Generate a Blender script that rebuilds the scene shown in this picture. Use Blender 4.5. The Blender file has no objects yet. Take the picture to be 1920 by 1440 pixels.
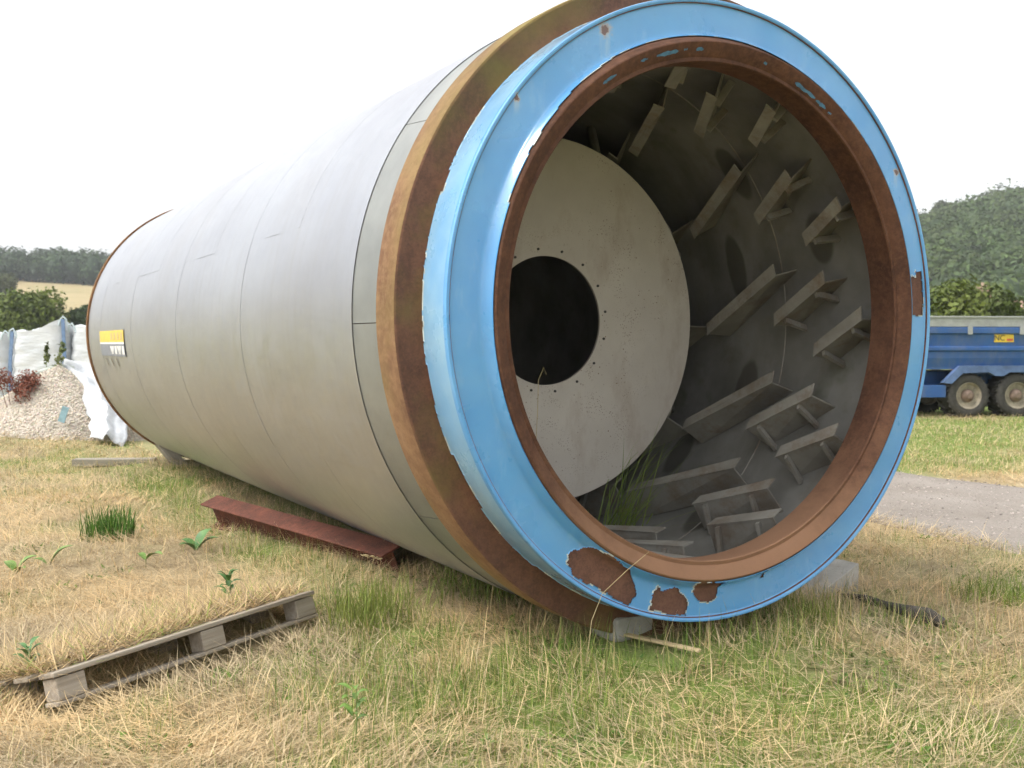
import bpy, bmesh, math, random
import numpy as np
from mathutils import Vector, Matrix

random.seed(7)
rng = np.random.default_rng(11)
R_ = math.radians
SC = bpy.context.scene
COL = SC.collection

# ------------------------------------------------------------------ camera
HC = 1.55
cam_d = bpy.data.cameras.new('camera')
cam = bpy.data.objects.new('camera', cam_d)
COL.objects.link(cam)
cam.location = (0, 0, HC)
cam.rotation_euler = (R_(90) - 0.038, 0, 0)
cam_d.sensor_width = 36
cam_d.lens = 36 * 1958.1 / 1920
cam_d.clip_start = 0.05
cam_d.clip_end = 6000
cam_d.dof.use_dof = True
cam_d.dof.focus_distance = 5.6
cam_d.dof.aperture_fstop = 4.0
SC.camera = cam

# ------------------------------------------------------------------ sky, sun, exposure
SUN_DIR = Vector((-0.62, -0.30, 1.0)).normalized()          # towards the sun
el = math.asin(SUN_DIR.z)
world = bpy.data.worlds.new('World')
SC.world = world
world.use_nodes = True
wn, wl = world.node_tree.nodes, world.node_tree.links
wn.clear()
sky = wn.new('ShaderNodeTexSky')
sky.sky_type = 'NISHITA'
sky.sun_disc = False
sky.sun_elevation = el
sky.sun_rotation = math.atan2(SUN_DIR.x, SUN_DIR.y)
sky.air_density = 1.6
sky.dust_density = 6.0
sky.ozone_density = 1.0
hs = wn.new('ShaderNodeHueSaturation')
hs.inputs['Saturation'].default_value = 0.22
bg = wn.new('ShaderNodeBackground')
bg.inputs['Strength'].default_value = 0.15
wo = wn.new('ShaderNodeOutputWorld')
wl.new(sky.outputs[0], hs.inputs['Color'])
cloud = wn.new('ShaderNodeMix'); cloud.data_type = 'RGBA'      # even overcast cloud deck over the clear-sky model
cloud.inputs[0].default_value = 0.62
wl.new(hs.outputs[0], cloud.inputs[6])
cloud.inputs[7].default_value = (3.15, 3.2, 3.3, 1)
wl.new(cloud.outputs[2], bg.inputs['Color'])
wl.new(bg.outputs[0], wo.inputs['Surface'])

sun_d = bpy.data.lights.new('sun', 'SUN')
sun_d.energy = 0.9
sun_d.angle = R_(15)
sun_d.color = (1.0, 0.965, 0.91)
sun = bpy.data.objects.new('sun', sun_d)
COL.objects.link(sun)
sun.rotation_euler = SUN_DIR.to_track_quat('Z', 'Y').to_euler()

SC.view_settings.view_transform = 'Standard'
SC.view_settings.look = 'None'
SC.view_settings.gamma = 1.0
SC.view_settings.use_curve_mapping = False
SC.view_settings.exposure = 1.45
SC.render.engine = 'CYCLES'
SC.cycles.max_bounces = 6
SC.cycles.diffuse_bounces = 4
SC.cycles.glossy_bounces = 3
SC.cycles.transmission_bounces = 2
SC.cycles.volume_bounces = 0
SC.cycles.use_denoising = True
SC.cycles.use_adaptive_sampling = True
SC.cycles.adaptive_threshold = 0.03

# ------------------------------------------------------------------ helpers
def tag(o, label=None, cat=None, group=None, kind=None):
    if label: o['label'] = label
    if cat: o['category'] = cat
    if group: o['group'] = group
    if kind: o['kind'] = kind
    return o

def empty(name, loc=(0, 0, 0), rz=0.0):
    o = bpy.data.objects.new(name, None)
    o.empty_display_size = 0.2
    COL.objects.link(o)
    o.location = loc
    o.rotation_euler = (0, 0, rz)
    return o

def link(name, me, mats, parent=None, smooth=None):
    o = bpy.data.objects.new(name, me)
    COL.objects.link(o)
    if mats is not None:
        for m in (mats if isinstance(mats, (list, tuple)) else [mats]):
            if len(me.materials) < len(mats if isinstance(mats, (list, tuple)) else [mats]):
                me.materials.append(m)
    if parent is not None:
        o.parent = parent
    if smooth is not None:
        me.shade_smooth()
        me.set_sharp_from_angle(angle=R_(smooth))
    return o

def pymesh(name, v, f):
    me = bpy.data.meshes.new(name)
    me.from_pydata([tuple(map(float, p)) for p in v], [], f)
    me.update()
    return me

def npmesh(name, V, loops_total, loop_idx, colors=None):
    """V (n,3); loops_total (faces,), loop_idx flat; colors (n,3) per vertex"""
    me = bpy.data.meshes.new(name)
    me.vertices.add(len(V))
    me.vertices.foreach_set('co', np.ascontiguousarray(V, dtype=np.float32).ravel())
    me.loops.add(len(loop_idx))
    me.loops.foreach_set('vertex_index', loop_idx.astype(np.int32))
    me.polygons.add(len(loops_total))
    st = np.zeros(len(loops_total), np.int32)
    st[1:] = np.cumsum(loops_total)[:-1]
    me.polygons.foreach_set('loop_start', st)
    me.update(calc_edges=True)
    if colors is not None:
        a = me.color_attributes.new('Col', 'FLOAT_COLOR', 'POINT')
        c = np.ones((len(V), 4), np.float32)
        c[:, :3] = colors
        a.data.foreach_set('color', c.ravel())
    return me

class BM:
    """collects boxes, tubes, lathes; build() gives ONE mesh object"""
    def __init__(s):
        s.v, s.f, s.m = [], [], []
    def add(s, v, f, mi=0):
        b = len(s.v)
        s.v += [tuple(p) for p in v]
        s.f += [tuple(i + b for i in q) for q in f]
        s.m += [mi] * len(f)
    def box(s, c, d, rot=None, mi=0, taper=1.0):
        x, y, z = d[0] / 2, d[1] / 2, d[2] / 2
        P = []
        for k, zz in ((1, -z), (taper, z)):
            for a, b in ((-1, -1), (1, -1), (1, 1), (-1, 1)):
                P.append(Vector((a * x * k, b * y * k, zz)))
        if rot is not None:
            P = [rot @ p for p in P]
        c = Vector(c)
        s.add([p + c for p in P], [(3, 2, 1, 0), (4, 5, 6, 7), (0, 1, 5, 4), (1, 2, 6, 5), (2, 3, 7, 6), (3, 0, 4, 7)], mi)
    def tube(s, pts, rad, n=8, mi=0, cap=True):
        pts = [Vector(p) for p in pts]
        rr = rad if isinstance(rad, (list, tuple)) else [rad] * len(pts)
        V = []
        ref = None
        for i, p in enumerate(pts):
            d = (pts[min(i + 1, len(pts) - 1)] - pts[max(i - 1, 0)]).normalized()
            a = Vector((0, 0, 1)) if abs(d.z) < .9 else Vector((1, 0, 0))
            if ref is not None: a = ref
            u = (a - d * a.dot(d)).normalized()
            w = d.cross(u)
            ref = u
            for k in range(n):
                t = 2 * math.pi * k / n
                V.append(p + (u * math.cos(t) + w * math.sin(t)) * rr[i])
        F = []
        for i in range(len(pts) - 1):
            for k in range(n):
                F.append((i * n + k, i * n + (k + 1) % n, (i + 1) * n + (k + 1) % n, (i + 1) * n + k))
        if cap:
            F.append(tuple(range(n))[::-1])
            F.append(tuple(range((len(pts) - 1) * n, len(pts) * n)))
        s.add(V, F, mi)
    def build(s, name, mats, parent=None, smooth=None, bevel=0.0):
        me = pymesh(name, s.v, s.f)
        if isinstance(mats, (list, tuple)):
            for q in mats: me.materials.append(q)
            me.polygons.foreach_set('material_index', s.m)
        else:
            me.materials.append(mats)
        o = link(name, me, None, parent, smooth)
        if bevel:
            b = o.modifiers.new('bevel', 'BEVEL')
            b.width = bevel; b.segments = 2; b.limit_method = 'ANGLE'
        return o

# value noise in numpy
_NG = rng.random((64, 64)).astype(np.float64)
def vnoise(x, y, s=1.0, o=0):
    x = np.asarray(x) * s + 17.3 * o; y = np.asarray(y) * s - 9.1 * o
    xi = np.floor(x).astype(int); yi = np.floor(y).astype(int)
    fx = x - xi; fy = y - yi
    fx = fx * fx * (3 - 2 * fx); fy = fy * fy * (3 - 2 * fy)
    g = lambda a, b: _NG[a % 64, b % 64]
    return (g(xi, yi) * (1 - fx) + g(xi + 1, yi) * fx) * (1 - fy) + (g(xi, yi + 1) * (1 - fx) + g(xi + 1, yi + 1) * fx) * fy
def fbm(x, y, s=1.0, o=0, n=3):
    r = 0; a = .5; t = 0
    for i in range(n):
        r = r + a * vnoise(x, y, s * 2 ** i, o + i * 3); t += a; a *= .5
    return r / t
def sstep(x, a, b):
    t = np.clip((np.asarray(x, float) - a) / (b - a), 0, 1)
    return t * t * (3 - 2 * t)

# ------------------------------------------------------------------ materials
class Mat:
    def __init__(s, name, rough=.6, metal=0.0, spec=.5, coat=0.0):
        s.m = bpy.data.materials.new(name)
        s.m.use_nodes = True
        s.n, s.l = s.m.node_tree.nodes, s.m.node_tree.links
        s.b = s.n['Principled BSDF']
        s.b.inputs['Roughness'].default_value = rough
        s.b.inputs['Metallic'].default_value = metal
        s.b.inputs['Specular IOR Level'].default_value = spec
        s.b.inputs['Coat Weight'].default_value = coat
        s._tc = None
    def tc(s, scale=(1, 1, 1), space='Object'):
        if s._tc is None: s._tc = s.n.new('ShaderNodeTexCoord')
        mp = s.n.new('ShaderNodeMapping')
        mp.inputs['Scale'].default_value = scale
        s.l.new(s._tc.outputs[space], mp.inputs['Vector'])
        return mp.outputs[0]
    def noise(s, scale=5, detail=4, rough=.55, stretch=(1, 1, 1), dist=0.0, space='Object'):
        t = s.n.new('ShaderNodeTexNoise')
        t.inputs['Scale'].default_value = scale
        t.inputs['Detail'].default_value = detail
        t.inputs['Roughness'].default_value = rough
        t.inputs['Distortion'].default_value = dist
        s.l.new(s.tc(stretch, space), t.inputs['Vector'])
        return t.outputs[0]
    def vor(s, scale=5, stretch=(1, 1, 1)):
        t = s.n.new('ShaderNodeTexVoronoi')
        t.inputs['Scale'].default_value = scale
        s.l.new(s.tc(stretch), t.inputs['Vector'])
        return t.outputs['Distance']
    def ramp(s, fac, stops):
        r = s.n.new('ShaderNodeValToRGB')
        e = r.color_ramp.elements
        while len(e) < len(stops): e.new(.5)
        for q, (p, c) in zip(e, stops):
            q.position = p
            q.color = (c, c, c, 1) if isinstance(c, (int, float)) else (*c, 1)
        s.l.new(fac, r.inputs[0])
        return r.outputs[0]
    def mix(s, fac, a, b, mode='MIX'):
        m = s.n.new('ShaderNodeMix')
        m.data_type = 'RGBA'; m.blend_type = mode
        for sock, val in ((m.inputs['Factor'], fac), (m.inputs['A'], a), (m.inputs['B'], b)):
            pass
        F = [i for i in m.inputs if i.name == 'Factor' and i.type == 'VALUE'][0]
        A = [i for i in m.inputs if i.name == 'A' and i.type == 'RGBA'][0]
        B = [i for i in m.inputs if i.name == 'B' and i.type == 'RGBA'][0]
        for sock, val in ((F, fac), (A, a), (B, b)):
            if isinstance(val, bpy.types.NodeSocket): s.l.new(val, sock)
            elif isinstance(val, (tuple, list)): sock.default_value = (*val, 1)
            else: sock.default_value = val
        return [o for o in m.outputs if o.type == 'RGBA'][0]
    def math(s, op, a, b=0.0):
        m = s.n.new('ShaderNodeMath'); m.operation = op
        for i, val in enumerate((a, b)):
            if isinstance(val, bpy.types.NodeSocket): s.l.new(val, m.inputs[i])
            else: m.inputs[i].default_value = val
        return m.outputs[0]
    def attr(s, name='Col'):
        a = s.n.new('ShaderNodeVertexColor'); a.layer_name = name
        return a.outputs[0]
    def base(s, c):
        if isinstance(c, bpy.types.NodeSocket): s.l.new(c, s.b.inputs['Base Color'])
        else: s.b.inputs['Base Color'].default_value = (*c, 1)
        return s
    def rough(s, sock): s.l.new(sock, s.b.inputs['Roughness']); return s
    def bump(s, h, strength=.3, dist=.01):
        b = s.n.new('ShaderNodeBump')
        b.inputs['Strength'].default_value = strength
        b.inputs['Distance'].default_value = dist
        s.l.new(h, b.inputs['Height'])
        s.l.new(b.outputs[0], s.b.inputs['Normal'])
        return s

def plain(name, c, rough=.6, metal=0.0, var=.25, scale=8, bump=0.0, spec=.5, stretch=(1, 1, 1)):
    m = Mat(name, rough, metal, spec)
    n = m.noise(scale, 5, .6, stretch)
    lo = tuple(x * (1 - var) for x in c); hi = tuple(min(1, x * (1 + var)) for x in c)
    m.base(m.ramp(n, [(.3, lo), (.7, hi)]))
    if bump: m.bump(m.noise(scale * 6, 4), bump, .01)
    return m.m

def rust(name, dark, mid, light, sc=3.0, moss=None, bump=.25, mossamt=(.55, .7)):
    m = Mat(name, .85, 0, .25)
    a = m.noise(sc, 8, .72); b = m.noise(sc * 14, 4, .7)
    c = m.ramp(a, [(.34, dark), (.5, mid), (.66, light)])
    c = m.mix(m.ramp(m.noise(sc * 5, 6, .75), [(.42, .0), (.62, .55)]), c, dark)
    c = m.mix(m.ramp(b, [(.45, .0), (.65, .5)]), c, light)
    c = m.mix(m.ramp(m.noise(sc * 40, 3, .6), [(.55, 0.0), (.75, .5)]), c, dark)
    if moss:
        c = m.mix(m.ramp(m.noise(sc * .45, 5, .6), [(mossamt[0], 0.0), (mossamt[1], .75)]), c, moss)
    m.base(c)
    m.bump(b, bump, .006)
    return m.m

# steel cladding
m = Mat('steel_cladding', .36, 1.0)
st = m.noise(1.6, 5, .6, (1, .35, 1)); fine = m.noise(60, 3, .6, (.3, 1, .3)); blot = m.noise(.7, 4, .55)
c = m.ramp(st, [(.25, (.41, .42, .455)), (.75, (.485, .50, .53))])
c = m.mix(m.ramp(blot, [(.45, 0.0), (.75, .35)]), c, (.385, .365, .345))
c = m.mix(m.ramp(m.noise(2.2, 6, .7, (.35, 7, .35)), [(.5, 0.0), (.8, .35)]), c, (.37, .355, .34))
c = m.mix(m.ramp(m.noise(25, 4, .7), [(.62, 0.0), (.8, .3)]), c, (.33, .325, .315))
m.base(c)
m.rough(m.ramp(m.noise(9, 5, .65), [(.25, .40), (.75, .54)]))
m.bump(fine, .05, .002)
M_CLAD = m.m
m = Mat('dull_sheet', .55, .85)
c = m.ramp(m.noise(2.2, 5, .6), [(.3, (.26, .27, .262)), (.7, (.36, .37, .355))])
c = m.mix(m.ramp(m.noise(18, 5, .7), [(.58, 0.0), (.78, .5)]), c, (.30, .27, .21))
m.base(c)
M_STRIP = m.m
M_RUST_TYRE = rust('rust_tyre', (.15, .08, .045), (.235, .135, .07), (.30, .185, .10), 1.6, (.22, .185, .06), .2, (.42, .60))
M_RUST_FACE = rust('rust_tyre_side', (.085, .045, .032), (.14, .07, .047), (.20, .10, .06), 3.0, (.17, .135, .04), .3, (.45, .62))
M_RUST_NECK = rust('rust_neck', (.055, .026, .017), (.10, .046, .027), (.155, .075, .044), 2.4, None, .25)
def paint_skylit_bottom(mat, z0, z1, col):          # lowest part paler: sky light painted into the rust colour
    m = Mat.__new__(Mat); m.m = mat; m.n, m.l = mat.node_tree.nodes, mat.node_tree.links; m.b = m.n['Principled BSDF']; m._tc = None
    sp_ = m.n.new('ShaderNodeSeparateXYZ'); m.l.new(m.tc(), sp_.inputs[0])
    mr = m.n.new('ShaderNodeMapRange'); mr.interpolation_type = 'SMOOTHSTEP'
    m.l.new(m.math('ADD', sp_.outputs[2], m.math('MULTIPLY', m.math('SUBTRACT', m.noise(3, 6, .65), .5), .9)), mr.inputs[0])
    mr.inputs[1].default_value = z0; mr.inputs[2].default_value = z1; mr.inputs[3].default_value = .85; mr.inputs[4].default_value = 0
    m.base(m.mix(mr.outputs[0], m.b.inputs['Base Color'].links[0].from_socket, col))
paint_skylit_bottom(M_RUST_NECK, .45, 1.15, (.27, .15, .088))
M_RUST_BARE = rust('rust_bare', (.085, .045, .035), (.15, .075, .052), (.20, .105, .07), 5, None, .2)
M_RUST_BEAM = rust('rust_beam', (.055, .026, .019), (.12, .046, .031), (.20, .072, .046), 6, None, .6)
M_RUST_END = rust('rust_end_ring', (.10, .05, .025), (.20, .10, .05), (.30, .17, .07), 4, (.17, .13, .04), .2)

# blue paint with chalking, rust runs and stains
m = Mat('blue_paint', .22, 0, .5, 1.0)
m.b.inputs['Coat Roughness'].default_value = .09
m.b.inputs['Coat IOR'].default_value = 1.62
c = m.ramp(m.noise(1.7, 5, .6), [(.3, (.070, .285, .60)), (.7, (.115, .36, .66))])
geo = m.n.new('ShaderNodeSeparateXYZ'); m.l.new(m.tc(), geo.inputs[0])
side = m.math('GREATER_THAN', geo.outputs[1], .022)
c = m.mix(m.math('MULTIPLY', side, m.ramp(m.noise(3, 5, .6), [(.3, .25), (.7, .75)])), c, (.36, .55, .66))
c = m.mix(m.ramp(m.noise(7, 6, .7, (1, 1, .35)), [(.55, 0.0), (.85, .40)]), c, (.36, .56, .70))
c = m.mix(m.ramp(m.noise(30, 4, .7), [(.66, 0.0), (.8, .35)]), c, (.06, .19, .38))
m.base(c)
m.rough(m.ramp(m.noise(4, 5, .6), [(.3, .20), (.75, .52)]))
m.l.new(m.ramp(m.noise(2.6, 6, .7), [(.35, 1.0), (.7, .25)]), m.b.inputs['Coat Weight'])
m.bump(m.noise(9, 4, .6), .06, .01)
BLUE = m
M_PRIMER = plain('paint_edge', (.52, .56, .52), .7, 0, .3, 25)

m = Mat('inner_steel', .62, .25, .4)
c = m.ramp(m.noise(1.8, 5, .6), [(.3, (.18, .175, .16)), (.7, (.31, .305, .285))])
c = m.mix(m.ramp(m.noise(5, 5, .7), [(.55, 0.0), (.8, .6)]), c, (.16, .13, .09))
c = m.mix(m.ramp(m.noise(2.6, 4, .6), [(.6, 0.0), (.72, .5)]), c, (.11, .12, .07))
c = m.mix(m.ramp(m.noise(.9, 4, .6, (1, 3, 1)), [(.5, 0.0), (.7, .45)]), c, (.13, .125, .105))
m.base(c); m.bump(m.noise(40, 3), .1, .004)
M_INNER = m.m; INNER = m
m = Mat('flight_steel', .6, .2, .4)
c = m.ramp(m.noise(3, 5, .6), [(.3, (.24, .225, .195)), (.7, (.38, .365, .325))])
c = m.mix(m.ramp(m.noise(4, 6, .75), [(.48, 0.0), (.70, .75)]), c, (.19, .12, .07))
m.base(c)
M_FLIGHT = m.m
m = Mat('baffle_plate_paint', .7, 0, .3)
c = m.ramp(m.noise(1.5, 5, .6), [(.3, (.52, .475, .42)), (.7, (.64, .595, .535))])
sp = m.math('MAXIMUM', m.math('MULTIPLY', m.ramp(m.vor(34), [(.10, 1.0), (.20, 0.0)]), m.ramp(m.noise(11, 2), [(.5, 0.0), (.6, 1.0)])), m.math('MULTIPLY', m.ramp(m.vor(75), [(.16, 1.0), (.3, 0.0)]), m.ramp(m.noise(7, 2), [(.48, 0.0), (.6, 1.0)])))
c = m.mix(m.math('MULTIPLY', sp, m.ramp(m.noise(1.3, 3, .5), [(.44, 0.0), (.58, .85)])), c, (.17, .09, .045))
c = m.mix(m.ramp(m.noise(3.5, 6, .7, (1, 1, .4)), [(.50, 0.0), (.80, .6)]), c, (.27, .17, .10))
m.base(c)
M_DISC = m.m
M_DARK = plain('dark_steel', (.06, .055, .05), .7)

M_CONC = Mat('concrete', .9, 0, .2)
_c = M_CONC.ramp(M_CONC.noise(6, 6, .65), [(.3, (.30, .285, .25)), (.7, (.47, .45, .41))])
_c = M_CONC.mix(M_CONC.ramp(M_CONC.noise(60, 3), [(.6, 0.0), (.75, .4)]), _c, (.2, .19, .17))
M_CONC.base(_c).bump(M_CONC.noise(40, 5), .35, .01); M_CONC = M_CONC.m
def wood(name, a, b):
    m = Mat(name, .85, 0, .2)
    g = m.noise(3.5, 6, .65, (.25, 9, 9), .4)
    c = m.ramp(g, [(.3, a), (.7, b)])
    c = m.mix(m.ramp(m.noise(5, 4), [(.55, 0.0), (.8, .5)]), c, (.20, .17, .12))
    m.base(c); m.bump(g, .35, .006)
    return m.m
M_WOOD = wood('weathered_wood', (.24, .20, .155), (.44, .39, .32))
M_WOOD2 = wood('old_timber', (.22, .20, .16), (.36, .33, .27))
M_STRAWWOOD = wood('pale_lath', (.48, .36, .20), (.62, .49, .30))

def attr_mat(name, rough=.8, spec=.2, trans=0.0, bump=None):
    m = Mat(name, rough, 0, spec)
    m.base(m.attr())
    if trans:
        tr = m.n.new('ShaderNodeBsdfTranslucent'); m.l.new(m.attr(), tr.inputs[0])
        ms = m.n.new('ShaderNodeMixShader'); ms.inputs[0].default_value = trans
        out = m.n['Material Output']
        m.l.new(m.b.outputs[0], ms.inputs[1]); m.l.new(tr.outputs[0], ms.inputs[2])
        m.l.new(ms.outputs[0], out.inputs['Surface'])
    return m.m
M_GRASS = attr_mat('grass_blades', .7, .25, .25)
M_LEAF = attr_mat('leaves', .6, .3, .2)
m = Mat('soil_thatch', .95, 0, .1)
gc = m.attr()
c = m.mix(m.ramp(m.noise(9, 6, .7), [(.3, .0), (.75, .75)]), gc, m.mix(.6, gc, (.10, .08, .045)))
c = m.mix(m.ramp(m.noise(70, 3, .7), [(.4, 0.0), (.7, .5)]), c, m.mix(.5, gc, (.55, .45, .26)))
m.base(c); m.bump(m.noise(45, 4, .7), .8, .03)
M_GROUND = m.m
m = Mat('gravel_road', .9, 0, .2)
c = m.ramp(m.noise(1.2, 5, .6), [(.3, (.225, .195, .165)), (.7, (.31, .275, .24))])
c = m.mix(m.ramp(m.vor(45), [(.1, .55), (.5, 0.0)]), c, (.16, .14, .125))
c = m.mix(m.ramp(m.noise(90, 3), [(.55, 0.0), (.75, .5)]), c, (.40, .37, .34))
m.base(c); m.bump(m.vor(45), .6, .02)
M_ROAD = m.m

# ------------------------------------------------------------------ terrain
ROAD_P = np.array([3.15, 9.03]); ROAD_D = np.array([.455, -.89]); ROAD_N = np.array([.89, .455]); ROAD_W = 3.35
def roadpos(x, y):
    return (x - ROAD_P[0]) * ROAD_N[0] + (y - ROAD_P[1]) * ROAD_N[1] + .35 * (fbm(x, y, .5, 4) - .5)
PAL_ANG = math.atan2(5.68 - 4.29, -1.08 + 1.98); PAL_X, PAL_Y = -1.49, 5.03
def H(x, y):
    x = np.asarray(x, float); y = np.asarray(y, float)
    h = .42 * sstep(-x, 4.6, 8.0) * sstep(y, 13.2, 18.2)
    h = h + .07 * (fbm(x, y, .55, 1) - .5) + .035 * (fbm(x, y, 2.2, 5) - .5)
    u = (x - PAL_X) * math.cos(PAL_ANG) + (y - PAL_Y) * math.sin(PAL_ANG); v = -(x - PAL_X) * math.sin(PAL_ANG) + (y - PAL_Y) * math.cos(PAL_ANG)
    h = h - .05 * (1 - sstep(np.abs(u), .8, 1.0)) * (1 - sstep(np.abs(v - .12), .16, .3))
    t = (x - 1.0274) * .495 - (y - 5.0907) * .869; w = (x - 1.0274) * .869 + (y - 5.0907) * .495
    h = h + .095 * (1 - sstep(np.abs(w), .6, 1.6)) * (1 - sstep(t, -.1, .7)) * sstep(t, -11, -9.5)
    r = roadpos(x, y)
    onr = sstep(r, -.5, .1) * (1 - sstep(r, ROAD_W - .1, ROAD_W + .6))
    h = h * (1 - onr) - .03 * onr
    return h
def greenness(x, y):
    """0 dry straw .. 1 green"""
    g = .62 * fbm(x, y, .55, 2, 4) + .38 * fbm(x, y, 2.6, 7, 3)
    g = (g - .5) * 3.0 + .38
    g = g + .24 * sstep(x, -.4, 3.2) * (1 - sstep(y, 8, 14)) - .32 * sstep(-x, 0, 2) * (1 - sstep(y, 6.5, 10))
    g = g + .9 * sstep(x, 3.5, 5.5) * sstep(y, 11.5, 14.5)
    # taller green fringe in front of the drum
    ax, ay = 1.03, 5.09
    t = (x - ax) * .495 + (y - ay) * -.869
    w = (x - ax) * .869 + (y - ay) * .495
    g = g + .5 * np.exp(-((np.abs(w) - 1.25) / .35) ** 2) * (1 - sstep(t, -1.2, -.4)) * sstep(t, -9, -8)
    g = g + .50 * np.exp(-((t + .05) / .45) ** 2) * sstep(w, -2.4, -1.2) * (1 - sstep(w, 1.2, 2.2))
    return np.clip(g, 0, 1)
STRAW = np.array([.72, .54, .30]); STRAW2 = np.array([.66, .54, .345]); BROWN = np.array([.31, .24, .15])
GREEN = np.array([.15, .235, .045]); GREEN2 = np.array([.29, .345, .085]); OLIVE = np.array([.40, .37, .145])

def graded(lo, hi, near, far_step, c0, c1):
    pts = list(np.arange(c0, c1 + 1e-6, near))
    s = near; p = c1
    while p < hi:
        s *= 1.13; p += s; pts.append(p)
    s = near; p = c0
    while p > lo:
        s *= 1.13; p -= s; pts.insert(0, p)
    return np.array(pts)
gx = graded(-1500, 1500, .12, 0, -10.0, 9.0)
gy = graded(-300, 2200, .12, 0, 1.5, 21.0)
X, Y = np.meshgrid(gx, gy)
Z = H(X, Y)
fade = np.exp(-np.maximum(0, np.hypot(X, Y - 10) - 60) / 60)
Z = Z * fade
g = greenness(X, Y)
far = sstep(np.hypot(X, Y), 25, 60)
g = g * (1 - far) + far * .8
gcol = (STRAW2 * .8) * (1 - g[..., None]) + (GREEN * 1.05) * g[..., None]
nxn, nyn = len(gx), len(gy)
idx = np.arange(nxn * nyn).reshape(nyn, nxn)
q = np.stack([idx[:-1, :-1], idx[:-1, 1:], idx[1:, 1:], idx[1:, :-1]], -1).reshape(-1, 4)
me = npmesh('ground', np.stack([X, Y, Z], -1).reshape(-1, 3), np.full(len(q), 4), q.ravel(), gcol.reshape(-1, 3))
tag(link('ground', me, M_GROUND, None, 60), kind='structure')

# gravel track
L = np.arange(-45, 70, .35); Wn = np.linspace(-.1, ROAD_W + .1, 16)
LL, WW = np.meshgrid(L, Wn)
jit = .35 * (fbm(LL, WW * 0, .6, 9) - .5)
rx = ROAD_P[0] - ROAD_D[0] * LL + ROAD_N[0] * (WW + jit); ry = ROAD_P[1] - ROAD_D[1] * LL + ROAD_N[1] * (WW + jit)
rz = H(rx, ry) * np.exp(-np.maximum(0, np.hypot(rx, ry - 10) - 60) / 60) + .012 + .02 * np.sin(WW / ROAD_W * math.pi) - .06 * ((WW < 0) | (WW > ROAD_W))
idx = np.arange(rx.size).reshape(rx.shape)
q = np.stack([idx[:-1, :-1], idx[:-1, 1:], idx[1:, 1:], idx[1:, :-1]], -1).reshape(-1, 4)
me = npmesh('gravel_track', np.stack([rx, ry, rz], -1).reshape(-1, 3), np.full(len(q), 4), q.ravel())
tag(link('gravel_track', me, M_ROAD, None, 60), kind='structure')

# ------------------------------------------------------------------ hills
def foliage(lobes, n_per, size, col, name, spread=.35, soft=.9, seed=0, core=False):
    """lobes: array (k,5): x,y,z,rx,rz. leaf clumps on lumpy shells"""
    r = np.random.default_rng(seed)
    lobes = np.asarray(lobes, float)
    k = len(lobes)
    tot = k * n_per
    d = r.normal(size=(tot, 3)); d /= np.linalg.norm(d, axis=1)[:, None]
    li = np.repeat(np.arange(k), n_per)
    lump = 1 + .16 * np.sin(d[:, 0] * 5 + li) + .13 * np.sin(d[:, 1] * 7 + li * 1.7) + .12 * np.sin(d[:, 2] * 6 + li * .6)
    rad = (1 - spread * r.random(tot) ** 1.6) * lump
    P = lobes[li, :3] + d * rad[:, None] * np.stack([lobes[li, 3], lobes[li, 3], lobes[li, 4]], 1)
    nrm = d * soft + r.normal(size=(tot, 3)) * .65; nrm[:, 2] += .25
    nrm /= np.linalg.norm(nrm, axis=1)[:, None]
    a = np.cross(nrm, r.normal(size=(tot, 3))); a /= np.linalg.norm(a, axis=1)[:, None] + 1e-9
    b = np.cross(nrm, a)
    s = size * (.55 + .9 * r.random(tot))[:, None]
    bend = nrm * s * .25
    V = np.stack([P - a * s, P - b * s * .55 + bend, P + a * s, P + b * s * .55 + bend], 1).reshape(-1, 3)
    lt_ = .68 + .62 * r.random(k); lh_ = r.random(k)
    tone = (.62 + .6 * r.random(tot)) * lt_[li]
    hue = (.5 * r.random(tot) + .9 * lh_[li])[:, None]
    C = np.asarray(col)[None] * tone[:, None] * (1 + hue * np.array([.35, .12, -.1]))
    C = np.repeat(np.clip(C, .005, .6), 4, axis=0)
    idx = np.arange(len(V)).reshape(-1, 4)
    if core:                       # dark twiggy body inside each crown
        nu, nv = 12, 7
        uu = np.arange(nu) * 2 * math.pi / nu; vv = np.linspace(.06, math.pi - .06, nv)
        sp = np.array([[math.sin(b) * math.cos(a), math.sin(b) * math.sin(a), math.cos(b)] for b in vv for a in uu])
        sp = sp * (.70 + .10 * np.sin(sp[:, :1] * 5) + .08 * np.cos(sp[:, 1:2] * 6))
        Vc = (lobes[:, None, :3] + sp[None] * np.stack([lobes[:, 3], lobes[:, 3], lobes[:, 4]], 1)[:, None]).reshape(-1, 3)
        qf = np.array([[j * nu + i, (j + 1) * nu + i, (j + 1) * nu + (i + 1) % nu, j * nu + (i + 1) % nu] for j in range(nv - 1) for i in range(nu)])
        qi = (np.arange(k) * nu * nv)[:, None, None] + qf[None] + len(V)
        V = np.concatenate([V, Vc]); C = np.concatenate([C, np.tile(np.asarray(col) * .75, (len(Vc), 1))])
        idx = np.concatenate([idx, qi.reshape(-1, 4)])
    return npmesh(name, V, np.full(len(idx), 4), idx.ravel(), C)

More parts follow.
